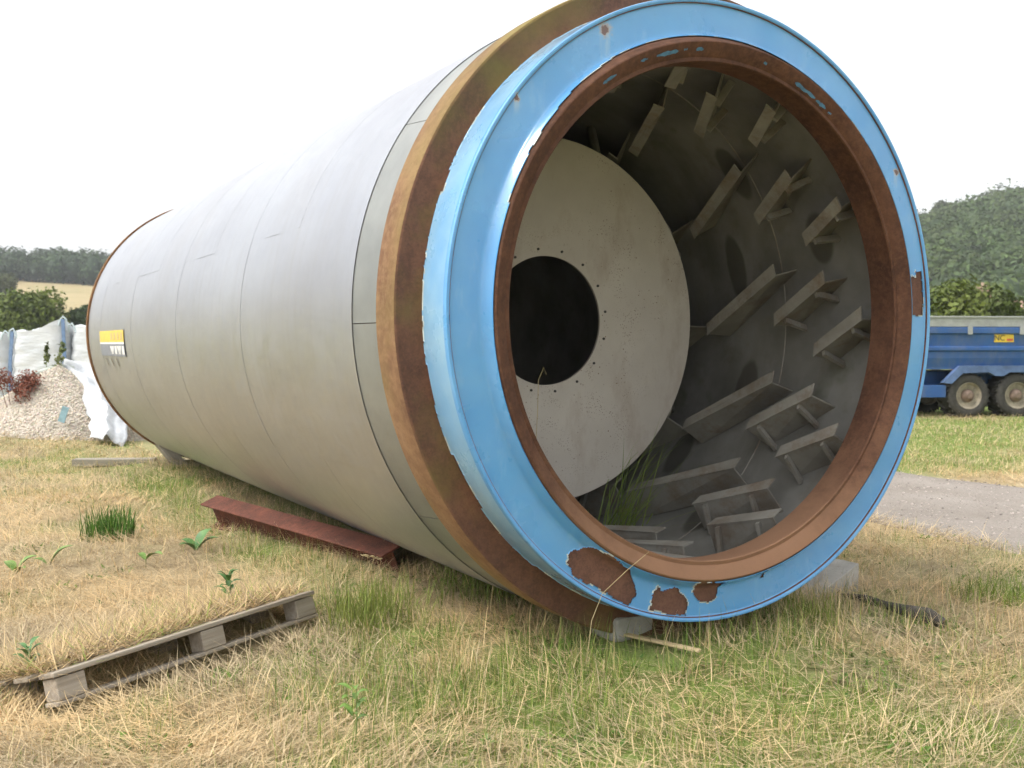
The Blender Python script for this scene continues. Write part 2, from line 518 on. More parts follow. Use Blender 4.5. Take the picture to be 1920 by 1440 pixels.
def hill_mesh(name, xs, ys, fz, mat):
    Xh, Yh = np.meshgrid(xs, ys)
    Zh = fz(Xh, Yh)
    idx = np.arange(Xh.size).reshape(Xh.shape)
    q = np.stack([idx[:-1, :-1], idx[:-1, 1:], idx[1:, 1:], idx[1:, :-1]], -1).reshape(-1, 4)
    me = npmesh(name, np.stack([Xh, Yh, Zh], -1).reshape(-1, 3), np.full(len(q), 4), q.ravel())
    return tag(link(name, me, mat, None, 60), kind='structure')
m = Mat('dry_field', .95, 0, .1)
c = m.ramp(m.noise(.05, 6, .65), [(.3, (.27, .235, .115)), (.55, (.36, .285, .16)), (.75, (.25, .24, .11))])
c = m.mix(m.ramp(m.noise(.5, 5, .7), [(.5, 0.0), (.8, .5)]), c, (.24, .25, .10))
m.base(c); M_FIELD = m.m
M_WOODFLOOR = plain('wood_floor', (.055, .07, .03), .95, 0, .4, .2)

def hl(x, y):     # hill on the left, sloping up to a wood
    s = sstep(y, 70, 480) * 31 + 4 * (fbm(x, y, .012, 3) - .5) * sstep(y, 100, 200)
    return s * sstep(-x, -20, 60) * (1 - .25 * sstep(x, -170, -100) * sstep(y, 250, 400)) - 1.0
hill_mesh('hill', np.linspace(-620, 40, 70), np.linspace(60, 700, 70), hl, M_FIELD)
def hr(x, y):     # wooded hill on the right
    ridge = 32 + 14 * sstep(x, 105, 190) + 20 * sstep(x, 190, 420)
    s = sstep(y, 120, 330) * ridge
    return s * sstep(x, 20, 95) + 3 * (fbm(x, y, .03, 8) - .5) * sstep(y, 130, 200) - 1.0
hill_mesh('hill', np.linspace(10, 620, 60), np.linspace(110, 640, 60), hr, M_WOODFLOOR)

# far woods: each one mass of crowns
r = np.random.default_rng(5)
lob = []
for _ in range(5000):
    x = r.uniform(80, 330); y = r.uniform(150, 375)
    if x / y < .34 or x / y > .62 or y > 350: continue
    if len(lob) >= 520: break
    rr = r.uniform(3.6, 6.2)
    lob.append((x, y, hr(x, y) + rr * .75, rr, rr * r.uniform(.8, 1.1)))
me = foliage(lob, 420, .60, (.058, .102, .030), 'far_wood', .3, 1.15, seed=1, core=True)
tag(link('far_wood', me, M_LEAF), 'dense dark green wood covering the hillside behind the blue trailer', 'wood', kind='stuff')
lob = []
for _ in range(6000):
    x = r.uniform(-380, -60); y = r.uniform(300, 440)
    if x / y > -.34 or x / y < -.66: continue
    edge = 335 + 25 * fbm(x, 0, .03, 2) + 40 * sstep(-x, 150, 190)*0 - 55 * sstep(-x / y, .47, .56)
    if y < edge: continue
    if len(lob) >= 380: break
    rr = r.uniform(3.5, 5.6)
    lob.append((x, y, hl(x, y) + rr * .9, rr, rr * r.uniform(.85, 1.15)))
me = foliage(lob, 340, .62, (.036, .074, .028), 'far_wood', .3, 1.15, seed=2, core=True)
tag(link('far_wood', me, M_LEAF), 'dark belt of woodland along the top of the dry field', 'wood', kind='stuff')

def tree(name, x, y, z, h, rad, col, label, cat='tree', n=2600, leaf=.16, lobes=9, seed=0, group=None, lean=0):
    r = np.random.default_rng(seed + 100)
    t = empty(name, (x, y, z))
    tag(t, label, cat, group)
    L = []
    for k in range(lobes):
        a = r.uniform(0, 2 * math.pi); d = rad * r.uniform(.1, .62)
        zz = h * r.uniform(.38, .80) if k else h * .72
        rr = rad * r.uniform(.38, .58)
        L.append((math.cos(a) * d, math.sin(a) * d, min(zz, h - rr * .9), rr, rr * r.uniform(.8, 1.05)))
    me = foliage(L, max(40, n // lobes), leaf, col, 'crown', .55, seed=seed)
    link('crown', me, M_LEAF, t)
    b = BM()
    b.tube([(0, 0, -.4), (.05, 0, h * .25), (.02, .04, h * .5), (0, 0, h * .75)], [rad * .10, rad * .075, rad * .05, rad * .015], 8)
    for k in range(5):
        lx, ly, lz, lr, _ = L[k]
        b.tube([(.03, 0, h * .3), (lx * .5, ly * .5, (lz + h * .3) * .5), (lx, ly, lz)], [rad * .045, rad * .03, rad * .008], 6)
    b.build('trunk', M_BARK, t, 60)
    return t
M_BARK = plain('bark', (.10, .08, .06), .9, 0, .4, 12, .5)
GB = (.085, .125, .035)
tree('hedgerow_tree', 15.6, 38.5, 0, 4.15, 1.9, (.10, .145, .035), 'olive green hedgerow tree beside the drum, above the trailer front', 'tree', 11440, 0.105, 10, 1)
tree('hedgerow_tree', 17.5, 40.5, 0, 3.9, 1.9, (.085, .13, .035), 'hedgerow tree left of the brick chimney, above the trailer', 'tree', 11440, 0.105, 10, 2)
tree('hedgerow_tree', 19.4, 42, 0, 3.1, 1.7, (.10, .13, .04), 'low hedgerow bush in front of the brick chimney', 'tree', 9240, 0.105, 9, 3)
tree('hedgerow_tree', 20.3, 41, 0, 3.55, 1.7, (.10, .15, .035), 'rounded yellow green hedgerow bush right of the brick chimney', 'tree', 9240, 0.105, 9, 4)
tree('hedgerow_tree', 22.6, 41.5, 0, 3.5, 2.0, (.085, .13, .035), 'hedgerow bush at the right edge of the picture', 'tree', 9240, 0.105, 9, 5)
tree('field_tree', -41.5, 88, 0, 5.9, 4.3, (.085, .135, .03), 'big bright green bushy tree behind the white bulk bags', 'tree', 13200, 0.186, 12, 6)
tree('field_tree', -37.2, 92, 0, 5.0, 2.4, (.06, .10, .04), 'smaller dark green tree next to the drum, behind the white bulk bags', 'tree', 7920, 0.174, 9, 7)
tree('field_tree', -47.2, 86, 0, 4.6, 3.2, (.09, .12, .03), 'low green tree at the left edge behind the white bulk bags', 'tree', 9240, 0.174, 10, 8)
tree('field_tree', -66, 130, hl(-66, 130), 7.0, 5.2, (.085, .105, .05), 'grey green tree at the left edge below the dry field', 'tree', 9240, 0.236, 10, 9)
tree('field_tree', -108, 222, hl(-108, 222), 8.6, 4.0, (.055, .08, .04), 'dark tree standing alone at the left end of the dry field', 'tree', 7040, 0.279, 9, 10)
tree('field_tree', -115, 226, hl(-115, 226), 7.0, 4.2, (.05, .075, .04), 'dark bushy tree at the far left edge of the dry field', 'tree', 7040, 0.279, 9, 11)
tree('field_tree', -33.5, 95, 0, 4.8, 2.6, (.07, .11, .035), 'green tree almost wholly hidden behind the far end of the drum', 'tree', 5720, 0.174, 9, 12)
tree('ridge_tree', 134, 322, hr(134, 322) + .5, 11.5, 4.2, (.06, .085, .035), 'open crowned tree standing up on the ridge of the wooded hill', 'tree', 5720, 0.372, 8, 13)
tree('ridge_tree', 127.5, 322, hr(127.5, 322) + .5, 9.5, 1.6, (.06, .085, .035), 'small lone tree on the bare gap of the ridge', 'tree', 1980, 0.310, 6, 14)

# house behind the hedge
h = empty('brick_house', (31.2, 61, 0), R_(6))
tag(h, 'brick house behind the hedge with its chimney and tiled roof showing', 'house')
M_BRICK = plain('brick_wall', (.32, .20, .15), .9, 0, .3, 10, .3)
M_TILE = plain('roof_tiles', (.33, .20, .155), .85, 0, .25, 4, .3)
b = BM(); b.box((0, 0, 1.35), (9, 5, 2.7)); b.add([(-4.5, -2.5, 2.7), (-4.5, 2.5, 2.7), (-4.5, 0, 3.95)], [(0, 1, 2)]); b.add([(4.5, -2.5, 2.7), (4.5, 2.5, 2.7), (4.5, 0, 3.95)], [(0, 2, 1)])
b.build('wall', M_BRICK, h)
b = BM()
for s in (-1, 1):
    b.add([(-4.8, s * 2.9, 2.58), (4.8, s * 2.9, 2.58), (4.8, 0, 4.08), (-4.8, 0, 4.08), (-4.8, s * 2.9, 2.46), (4.8, s * 2.9, 2.46), (4.8, 0, 3.96), (-4.8, 0, 3.96)],
          [(0, 1, 2, 3), (7, 6, 5, 4), (0, 4, 5, 1), (1, 5, 6, 2), (2, 6, 7, 3), (3, 7, 4, 0)])
rf = b.build('roof', M_TILE, h)
b = BM(); b.box((-3.9, .1, 4.25), (.62, .62, 1.3)); b.box((-3.9, .1, 4.86), (.74, .74, .12)); b.tube([(-3.9, .1, 4.9), (-3.9, .1, 5.12)], [.14, .12], 10)
b.build('chimney', plain('chimney_brick', (.36, .26, .20), .9, 0, .3, 10), rf)

# ------------------------------------------------------------------ the rotary drum
S = 1.5 / 1.7
AZ = 0.518
ZA = HC + 0.1672 * S
AX, AY = 1.1644 * S, 5.7694 * S
drum = empty('rotary_drum', (AX, AY, 0), AZ)
tag(drum, 'huge steel rotary dryer drum lying on the grass, blue rimmed mouth towards the viewer', 'drum')

def cyl(r, t, a):          # units -> local metres
    return (r * S * math.cos(a), -t * S, ZA + r * S * math.sin(a))
def lathe(name, prof, mats, n=192, closed=False, mids=None, smooth=35, parent=None):
    P = len(prof)
    V = [cyl(r, t, 2 * math.pi * i / n) for i in range(n) for r, t in prof]
    F = []; MI = []
    for i in range(n):
        j = (i + 1) % n
        for k in range(P if closed else P - 1):
            k2 = (k + 1) % P
            F.append((i * P + k, i * P + k2, j * P + k2, j * P + k)); MI.append(mids[k] if mids else 0)
    me = pymesh(name, V, F)
    for q in (mats if isinstance(mats, list) else [mats]): me.materials.append(q)
    me.polygons.foreach_set('material_index', MI)
    return link(name, me, None, parent or drum, smooth)

# structural shell: outside r 1.70, inside r 1.68, far end wall left open in the middle
T0, T1 = -10.73, 0.0
RW0 = 1.66
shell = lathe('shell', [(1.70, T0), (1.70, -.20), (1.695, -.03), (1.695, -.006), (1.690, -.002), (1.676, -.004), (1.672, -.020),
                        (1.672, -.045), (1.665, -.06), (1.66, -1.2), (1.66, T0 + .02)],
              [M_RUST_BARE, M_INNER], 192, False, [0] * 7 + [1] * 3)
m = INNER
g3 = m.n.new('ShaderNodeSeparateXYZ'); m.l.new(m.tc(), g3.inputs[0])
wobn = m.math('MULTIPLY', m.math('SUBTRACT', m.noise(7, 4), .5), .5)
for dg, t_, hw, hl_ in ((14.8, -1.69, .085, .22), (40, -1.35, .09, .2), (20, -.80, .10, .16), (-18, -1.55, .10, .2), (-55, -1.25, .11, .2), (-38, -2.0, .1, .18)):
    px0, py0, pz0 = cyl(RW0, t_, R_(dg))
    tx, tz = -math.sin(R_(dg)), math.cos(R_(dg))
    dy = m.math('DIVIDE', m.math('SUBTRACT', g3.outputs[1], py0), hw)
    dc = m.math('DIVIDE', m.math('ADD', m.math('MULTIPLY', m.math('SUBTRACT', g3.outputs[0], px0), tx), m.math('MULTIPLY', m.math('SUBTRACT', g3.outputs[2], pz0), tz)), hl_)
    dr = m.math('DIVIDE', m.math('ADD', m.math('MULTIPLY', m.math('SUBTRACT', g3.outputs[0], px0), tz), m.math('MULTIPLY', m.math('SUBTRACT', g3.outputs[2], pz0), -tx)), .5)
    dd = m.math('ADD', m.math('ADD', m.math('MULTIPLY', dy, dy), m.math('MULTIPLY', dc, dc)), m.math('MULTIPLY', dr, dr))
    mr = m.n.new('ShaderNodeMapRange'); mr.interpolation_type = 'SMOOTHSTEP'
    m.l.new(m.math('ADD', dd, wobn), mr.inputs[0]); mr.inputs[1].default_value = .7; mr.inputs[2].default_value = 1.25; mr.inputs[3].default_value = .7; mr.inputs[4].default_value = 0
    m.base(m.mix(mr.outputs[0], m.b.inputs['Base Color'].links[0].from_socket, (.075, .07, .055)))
lathe('weld_seam', [(1.661, -1.212), (1.6565, -1.216), (1.6565, -1.222), (1.661, -1.226)], M_FLIGHT, 160)
lathe('weld_seam', [(1.661, -2.912), (1.6565, -2.916), (1.6565, -2.922), (1.661, -2.926)], M_FLIGHT, 160)
lathe('end_wall', [(1.665, T0 + .03), (1.1, T0 + .03), (.75, T0 + .03), (.74, T0 + .0)], M_INNER, 96)  # unseen centre opening, added to let light in behind the baffle plate
# front end plate with the projecting neck
neck_prof = [(1.671, -.050), (1.671, -.020), (1.60, -.019), (1.524, -.018), (1.509, -.015), (1.503, -.009), (1.485, .019), (1.4634, .056), (1.457, .0595),
             (1.449, .057), (1.394, .021), (1.386, .012), (1.366, .017), (1.361, .008), (1.3803, -.006), (1.3803, -.187), (1.40, -.187), (1.44, -.05)]
lathe('end_plate', neck_prof[:7], M_RUST_BARE, 256)
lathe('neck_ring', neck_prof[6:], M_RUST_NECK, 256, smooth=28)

# blue paint coat: real skin with peeled holes
HOLES = [
 [(-1.016,-1.291),(-1.013,-1.263),(-.986,-1.22),(-.952,-1.226),(-.925,-1.209),(-.884,-1.204),(-.836,-1.223),(-.794,-1.245),(-.759,-1.272),(-.702,-1.301),(-.645,-1.342),(-.609,-1.387),(-.579,-1.444),(-.575,-1.492),(-.601,-1.531),(-.637,-1.544),(-.701,-1.506),(-.758,-1.47),(-.814,-1.434),(-.863,-1.406),(-.932,-1.375),(-.979,-1.346),(-.979,-1.301)],
 [(-.483,-1.593),(-.469,-1.505),(-.439,-1.49),(-.432,-1.473),(-.409,-1.494),(-.372,-1.492),(-.319,-1.474),(-.28,-1.515),(-.242,-1.544),(-.222,-1.577),(-.241,-1.648),(-.302,-1.64),(-.378,-1.625),(-.431,-1.6)],
 [(-.203,-1.46),(-.002,-1.482),(-.013,-1.534),(-.037,-1.587),(-.085,-1.597),(-.14,-1.578),(-.171,-1.559),(-.187,-1.514)],
 [(1.50,.249),(1.575,.256),(1.567,.284),(1.625,.286),(1.638,.226),(1.655,.122),(1.65,.017),(1.50,.016)],
 [(.300,-1.50),(.318,-1.50),(.330,-1.46),(.325,-1.44),(.310,-1.455)]]
def inpoly(px, pz, poly):
    res = np.zeros(px.shape, bool)
    n = len(poly)
    for i in range(n):
        x1, y1 = poly[i]; x2, y2 = poly[(i + 1) % n]
        cond = (y1 > pz) != (y2 > pz)
        xi = (x2 - x1) * (pz - y1) / (y2 - y1 + 1e-12) + x1
        res ^= cond & (px < xi)
    return res
def dens(prof, step):
    out = [prof[0]]
    for a, b in zip(prof[:-1], prof[1:]):
        L = math.hypot(b[0] - a[0], b[1] - a[1]); k = max(1, int(round(L / step)))
        for i in range(1, k + 1): out.append((a[0] + (b[0] - a[0]) * i / k, a[1] + (b[1] - a[1]) * i / k))
    return out
coat_prof = dens([(1.706, -.262), (1.704, -.12), (1.7015, -.02), (1.7005, -.002), (1.698, .003), (1.692, .004), (1.684, .003), (1.679, -.002), (1.676, -.011), (1.670, -.0155),
                  (1.60, -.0145), (1.527, -.0135), (1.513, -.0105), (1.507, -.0040), (1.4890, .0235), (1.4716, .050)], .0075)
NT = 1200
cp = np.array(coat_prof); NP = len(cp)
th = np.arange(NT) * 2 * math.pi / NT
TH, PR = np.meshgrid(th, np.arange(NP), indexing='ij')
rr = cp[PR, 0]; tt = cp[PR, 1]
V = np.stack([rr * S * np.cos(TH), -tt * S, ZA + rr * S * np.sin(TH)], -1).reshape(-1, 3)
thc = th + math.pi / NT
rc = (cp[:-1, 0] + cp[1:, 0]) / 2; tcn = (cp[:-1, 1] + cp[1:, 1]) / 2
THc, RC = np.meshgrid(thc, rc, indexing='ij'); _, TC = np.meshgrid(thc, tcn, indexing='ij')
cx = RC * np.cos(THc); cz = RC * np.sin(THc)
rem = np.zeros(cx.shape, bool)
face = (RC < 1.672)
jx = cx + .014 * (fbm(cx, cz, 30, 1) - .5) * 2; jz = cz + .014 * (fbm(cx, cz, 30, 6) - .5) * 2
for P in HOLES: rem |= inpoly(jx, jz, P) & face
# ragged rear edge of the coat on the side
deg = np.degrees(thc) % 360
edge = -.246 + .016 * (fbm(deg, deg * 0, .12, 3) - .5) + .012 * (fbm(deg, deg * 0, 1.1, 5) - .5)
for a0, a1, e in ((119, 123, -.215), (124, 129, -.262), (156, 160, -.225), (189, 196, -.232), (205, 216, -.215), (222, 226, -.262), (231, 246, -.205), (60, 84, -.22), (300, 340, -.22)):
    edge = np.where((deg > a0) & (deg < a1), e, edge)
edge = edge + .008 * (fbm(deg, deg * 0, 3.0, 8) - .5)
rem |= (TC < edge[:, None])
# bare strip on the neck towards the top
top = np.exp(-((deg - 100) / 38) ** 2)
rem |= (RC < 1.50) & (TC > (.052 - .05 * top)[:, None] + .012 * (fbm(deg, deg * 0, .5, 2)[:, None] - .5)) & (deg[:, None] > 40) & (deg[:, None] < 160)
keep = ~rem
dil = rem.copy()
for _ in range(1):
    d2 = dil.copy()
    d2 |= np.roll(dil, 1, 0) | np.roll(dil, -1, 0)
    d2[:, 1:] |= dil[:, :-1]; d2[:, :-1] |= dil[:, 1:]
    dil = d2
pale = dil & keep & (fbm(cx, cz, 14, 4) > .56) & (face | (TC < -.1))
ii, kk = np.nonzero(keep)
i2 = (ii + 1) % NT
q = np.stack([ii * NP + kk, ii * NP + kk + 1, i2 * NP + kk + 1, i2 * NP + kk], 1)
me = npmesh('paint_coat', V, np.full(len(q), 4), q.ravel())
# stains around three rusted-through bolts, painted as shapes of their own
m = BLUE
def sm(v, lo, hi):                        # smooth 1 -> 0 between lo and hi
    mr = m.n.new('ShaderNodeMapRange'); mr.interpolation_type = 'SMOOTHSTEP'
    m.l.new(v, mr.inputs[0]); mr.inputs[1].default_value = lo; mr.inputs[2].default_value = hi; mr.inputs[3].default_value = 1; mr.inputs[4].default_value = 0
    return mr.outputs[0]
n1 = m.noise(34, 5, .7); n2 = m.noise(16, 4, .7, (1, 1, .15))
for cen, sz, rl in (((-.787, 1.437), .036, .19), ((-1.305, 1.033), .020, .08), ((1.386, .893), .022, .11)):
    dx = m.math('SUBTRACT', geo.outputs[0], cen[0] * S); dz = m.math('SUBTRACT', geo.outputs[2], ZA + cen[1] * S)
    dist = m.math('SQRT', m.math('ADD', m.math('MULTIPLY', dx, dx), m.math('MULTIPLY', dz, dz)))
    dist = m.math('ADD', dist, m.math('MULTIPLY', m.math('SUBTRACT', n1, .5), sz * 2.2))
    run = m.math('MULTIPLY', m.math('MULTIPLY', sm(m.math('ABSOLUTE', dx), sz * .3, sz * 1.0), sm(dz, -sz * .4, 0)), sm(m.math('MULTIPLY', dz, -1), rl * .25, rl))
    run = m.math('MULTIPLY', run, m.ramp(n2, [(.4, .1), (.6, .75)]))
    c = m.mix(run, m.b.inputs['Base Color'].links[0].from_socket, (.38, .50, .56))
    c = m.mix(m.math('MULTIPLY', sm(dist, sz * .55, sz * 1.25), .8), c, (.42, .33, .22))
    c = m.mix(sm(dist, sz * .50, sz * .72), c, (.10, .04, .022))
    m.base(c)
me.materials.append(BLUE.m); me.materials.append(M_PRIMER)
me.polygons.foreach_set('material_index', pale[ii, kk].astype(np.int32))
coat = link('paint_coat', me, None, drum, 40)
coat['label'] = 'sky blue paint skin peeling off the rusty end ring'
so = coat.modifiers.new('thick', 'SOLIDIFY'); so.thickness = .0028; so.offset = -1; so.use_rim_only = True

# flakes of blue left on the mouth of the neck
M_FLAKE = plain('dull_blue_flake', (.055, .16, .27), .6, 0, .4, 30)
def cone(k, a): return cyl(1.449 + (1.394 - 1.449) * k - .003, .057 + (.021 - .057) * k + .001, a)
for d0, d1, k0, k1 in ((122, 126, .35, .7), (113, 115, .3, .6), (104.5, 110.5, .25, .7), (102, 103, .3, .5), (97.5, 99.5, .3, .65), (79, 80, .4, .7), (62.5, 69.5, .55, .95), (58.5, 62, .65, .98), (56.3, 57.4, .7, .9)):
    V, F = [], []
    n = 8
    for i in range(n + 1):
        a_ = R_(d0 + (d1 - d0) * i / n)
        j1, j2 = random.uniform(-.1, .1), random.uniform(-.1, .1)
        e_ = .35 if i in (0, n) else 1
        mid_ = (k0 + k1) / 2; e_ *= .7
        V += [cone(mid_ + (k0 - mid_ + j1) * e_, a_), cone(mid_ + (k1 - mid_ + j2) * e_, a_)]
    for i in range(n): F.append((2 * i, 2 * i + 1, 2 * i + 3, 2 * i + 2))
    link('paint_flake', pymesh('paint_flake', V, F), M_FLAKE, drum, 60)

# running tyre
lathe('running_tyre', [(1.70, -.500), (1.835, -.500), (1.8534, -.485), (1.8534, -.284), (1.848, -.270), (1.838, -.266), (1.80, -.272), (1.76, -.273), (1.72, -.266), (1.70, -.258)],
      [M_RUST_TYRE, M_RUST_FACE], 256, False, [0, 0, 0, 0, 1, 1, 1, 1, 1], smooth=30)
# dull end strip between cladding and tyre, ten pieces
for k in range(10):
    a0 = R_(145.8 + 36 * k) + .0012; a1 = R_(145.8 + 36 * (k + 1)) - .0012
    V, F = [], []
    n = 20
    for i in range(n + 1):
        a = a0 + (a1 - a0) * i / n
        V += [cyl(1.838, -.87, a), cyl(1.815, -.66, a), cyl(1.795, -.498, a), cyl(1.79, -.498, a), cyl(1.833, -.87, a)]
    for i in range(n):
        for j in range(5):
            F.append((i * 5 + j, i * 5 + (j + 1) % 5, (i + 1) * 5 + (j + 1) % 5, (i + 1) * 5 + j))
    F += [(4, 3, 2, 1, 0), tuple(n * 5 + j for j in range(5))]
    link('end_strip', pymesh('end_strip', V, F), M_STRIP, drum, 30)
# cladding sheets: nine bands of three lapped sheets with oil-canning
BT = [-.856, -1.984, -3.075, -4.14, -5.232, -6.378, -7.497, -8.574, -9.621, -10.70]
for bnd in range(9):
    ta, tb = BT[bnd], BT[bnd + 1]
    seams = [162, 42, -78] if bnd % 2 else [-151, -31, 89]
    for k in range(3):
        s0 = seams[k]; s1 = s0 - 120
        na, nt = 56, 8
        V = []
        ph = random.random() * 10
        off = -.0005 * (bnd % 2)
        for i in range(na + 1):
            u = i / na
            a = R_(s0 + (s1 - 1.2 - s0) * u)
            for j in range(nt + 1):
                w = j / nt
                t = ta + (tb - .012 - ta) * w
                lap = .0010 * (1 - u) + (.0007 * (1 - w))
                wob = .0016 * math.sin(ph + 9 * u + 3.1 * math.sin(w * 3 + ph)) * math.sin(w * math.pi) + .0011 * math.sin(ph * 2 + 23 * u + 2 * w) * math.sin(w * math.pi)
                wob += .004 * (float(vnoise(ph + u * 9, w * 3, 1.0, bnd)) - .5) * math.sin(w * math.pi)
                V.append(cyl(1.8405 + off + float(lap) + wob, t, a))
        W = nt + 1
        F = [(i * W + j, i * W + j + 1, (i + 1) * W + j + 1, (i + 1) * W + j) for i in range(na) for j in range(nt)]
        ax = Vector((0, 0, ZA))
        def rim(ids):
            base = len(V)
            for q_ in ids:
                p_ = Vector(V[q_]); rad_ = Vector((p_.x, 0, p_.z - ZA)).normalized()
                V.append(tuple(p_)); V.append(tuple(p_ - rad_ * .0010))
            for e_ in range(len(ids) - 1):
                F.append((base + 2 * e_, base + 2 * e_ + 1, base + 2 * e_ + 3, base + 2 * e_ + 2))
        rim([i * W for i in range(na + 1)]); rim([i * W + nt for i in range(na + 1)]); rim(list(range(W))); rim([na * W + j for j in range(W)])
        o = link('cladding_sheet', pymesh('cladding_sheet', V, F), M_CLAD, drum, 60)
lathe('far_end_ring', [(1.70, -10.70), (1.862, -10.70), (1.8656, -10.705), (1.8656, -10.775), (1.862, -10.78), (1.70, -10.78)], M_RUST_END, 192)

# sticker on the far end: yellow and grey panels with worn lettering
def patch(name, t0, t1, a0, a1, r, mat, parent, skew=0.0):
    V = []; n = 10
    for i in range(n + 1):
        a = R_(a0 + (a1 - a0) * i / n)
        for j in range(3):
            V.append(cyl(r, t0 + (t1 - t0) * j / 2 + skew * i / n, a))
    F = [(i * 3 + j, i * 3 + j + 1, (i + 1) * 3 + j + 1, (i + 1) * 3 + j) for i in range(n) for j in range(2)]
    return link(name, pymesh(name, V, F), mat, parent, 60)
M_YEL = plain('yellow_vinyl', (.72, .52, .09), .45, 0, .1, 10)
M_TAN = plain('faded_print', (.52, .40, .18), .5, 0, .15, 10)
M_WHT = plain('white_vinyl', (.75, .76, .76), .45, 0, .06, 10)
M_GRY = plain('grey_vinyl', (.20, .22, .27), .45, 0, .15, 8)
M_INK = plain('dark_ink', (.14, .12, .09), .7)
stk = patch('sticker', -9.66, -7.92, -179.9, -175.6, 1.8500, M_YEL, drum)
stk['label'] = 'yellow and grey sticker with worn lettering'
patch('white_line', -9.66, -7.92, -175.6, -174.9, 1.8500, M_WHT, stk)
patch('grey_panel', -9.66, -7.92, -174.9, -170.4, 1.8500, M_GRY, stk)
for i in range(4):
    patch('letter', -8.82 + i * .23, -8.82 + i * .23 + .12, -179.0, -176.4, 1.8512, M_TAN, stk)
for i, (sk, w) in enumerate(((.10, .13), (-.10, .13), (.0, .14), (.10, .13), (-.10, .13), (0, .14))):
    patch('letter', -8.92 + i * .165, -8.92 + i * .165 + w, -174.2, -171.2, 1.8512, M_WHT, stk, sk)
for i, tt0 in enumerate((-9.40, -9.0, -8.62)):
    patch('scrawl', tt0, tt0 + .05, -169.6, -166.6, 1.8506, M_INK, drum, .10)

# lifting flights inside
RW = 1.66
def flight(a0, a1, t0, t1, arms, r_in=1.44):
    """radial plate from the wall with a lip along its free edge; skewed to the axis"""
    def pt(u, r, da=0.0):
        return cyl(r, t0 + (t1 - t0) * u, R_(a0 + (a1 - a0) * u) + da)
    b = BM()
    th_ = .008 / (r_in * S)
    lipw = .075 / (r_in * S)
    # plate
    for (ra, rb, da, db) in ((RW + .004, r_in, 0, th_),):
        V = [pt(0, ra), pt(1, ra), pt(1, rb), pt(0, rb), pt(0, ra, th_), pt(1, ra, th_), pt(1, rb, th_), pt(0, rb, th_)]
        b.add(V, [(0, 1, 2, 3), (7, 6, 5, 4), (0, 4, 5, 1), (1, 5, 6, 2), (2, 6, 7, 3), (3, 7, 4, 0)])
    plate = b.build('flight', M_FLIGHT, drum)
    b = BM()
    V = [pt(-.01, r_in - .001, -.004), pt(1.01, r_in - .001, -.004), pt(1.01, r_in - .006, lipw), pt(-.01, r_in - .006, lipw)]
    V += [pt(-.01, r_in - .010, -.004), pt(1.01, r_in - .010, -.004), pt(1.01, r_in - .016, lipw), pt(-.01, r_in - .016, lipw)]
    b.add(V, [(0, 1, 2, 3), (7, 6, 5, 4), (0, 4, 5, 1), (1, 5, 6, 2), (2, 6, 7, 3), (3, 7, 4, 0)])
    b.build('lip', M_FLIGHT, plate)
    if arms:
        for u in (.18, .80):
            b = BM()
            p0 = Vector(pt(u, r_in + .004, -.012)); p1 = Vector(pt(u, RW - .002, -.045))
            d = (Vector(pt(u + .02, 1.5)) - Vector(pt(u - .02, 1.5))).normalized() * .011
            nn = (p1 - p0).cross(d).normalized() * .02
            b.add([p0 - d - nn, p0 + d - nn, p0 + d + nn, p0 - d + nn, p1 - d - nn, p1 + d - nn, p1 + d + nn, p1 - d + nn],
                  [(3, 2, 1, 0), (4, 5, 6, 7), (0, 1, 5, 4), (1, 2, 6, 5), (2, 3, 7, 6), (3, 0, 4, 7)])
            b.build('brace', M_FLIGHT, plate)
for k in range(12):
    a = 30 * k + random.uniform(-.8, .8)
    ru = lambda q_: random.uniform(-q_, q_)
    flight(a - 2.9 + ru(.8), a + 13.2 + ru(.8), -1.80 + ru(.03), -1.05 + ru(.03), False, 1.44 + ru(.012))
    flight(a - 1.6 + ru(.7), a + 9.4 + ru(.7), -1.10 + ru(.03), -.63 + ru(.03), True, 1.44 + ru(.012))
    flight(a - 9.0 + ru(.7), a - .4 + ru(.7), -.73 + ru(.03), -.33 + ru(.02), True, 1.44 + ru(.012))
    flight(a - 16, a - 1, -2.75, -2.02, False, 1.42)
# baffle plate with manhole, standing on struts
disc = lathe('baffle_plate', [(.4627, -1.862), (1.293, -1.862), (1.297, -1.866), (1.297, -1.884), (1.293, -1.888), (.4627, -1.888)], M_DISC, 160, True)
lathe('manhole_rim', [(.466, -1.880), (.4555, -1.880), (.4555, -1.8595), (.466, -1.8595)], M_DISC, 96, True, parent=disc)
for k in range(16):
    a = R_(360 / 16 * k + 8)
    b = BM()
    c0 = Vector(cyl(.505, -1.861, a))
    b.tube([c0, c0 + Vector((0, -.008, 0))], .0085, 6)
    b.build('bolt', M_DARK, disc)
for k in range(8):
    a = R_(45 * k + 20)
    b = BM()
    b.tube([cyl(1.15, -1.888, a), cyl(1.665, -2.35, a)], .03, 8)
    b.build('strut', M_INNER, disc)

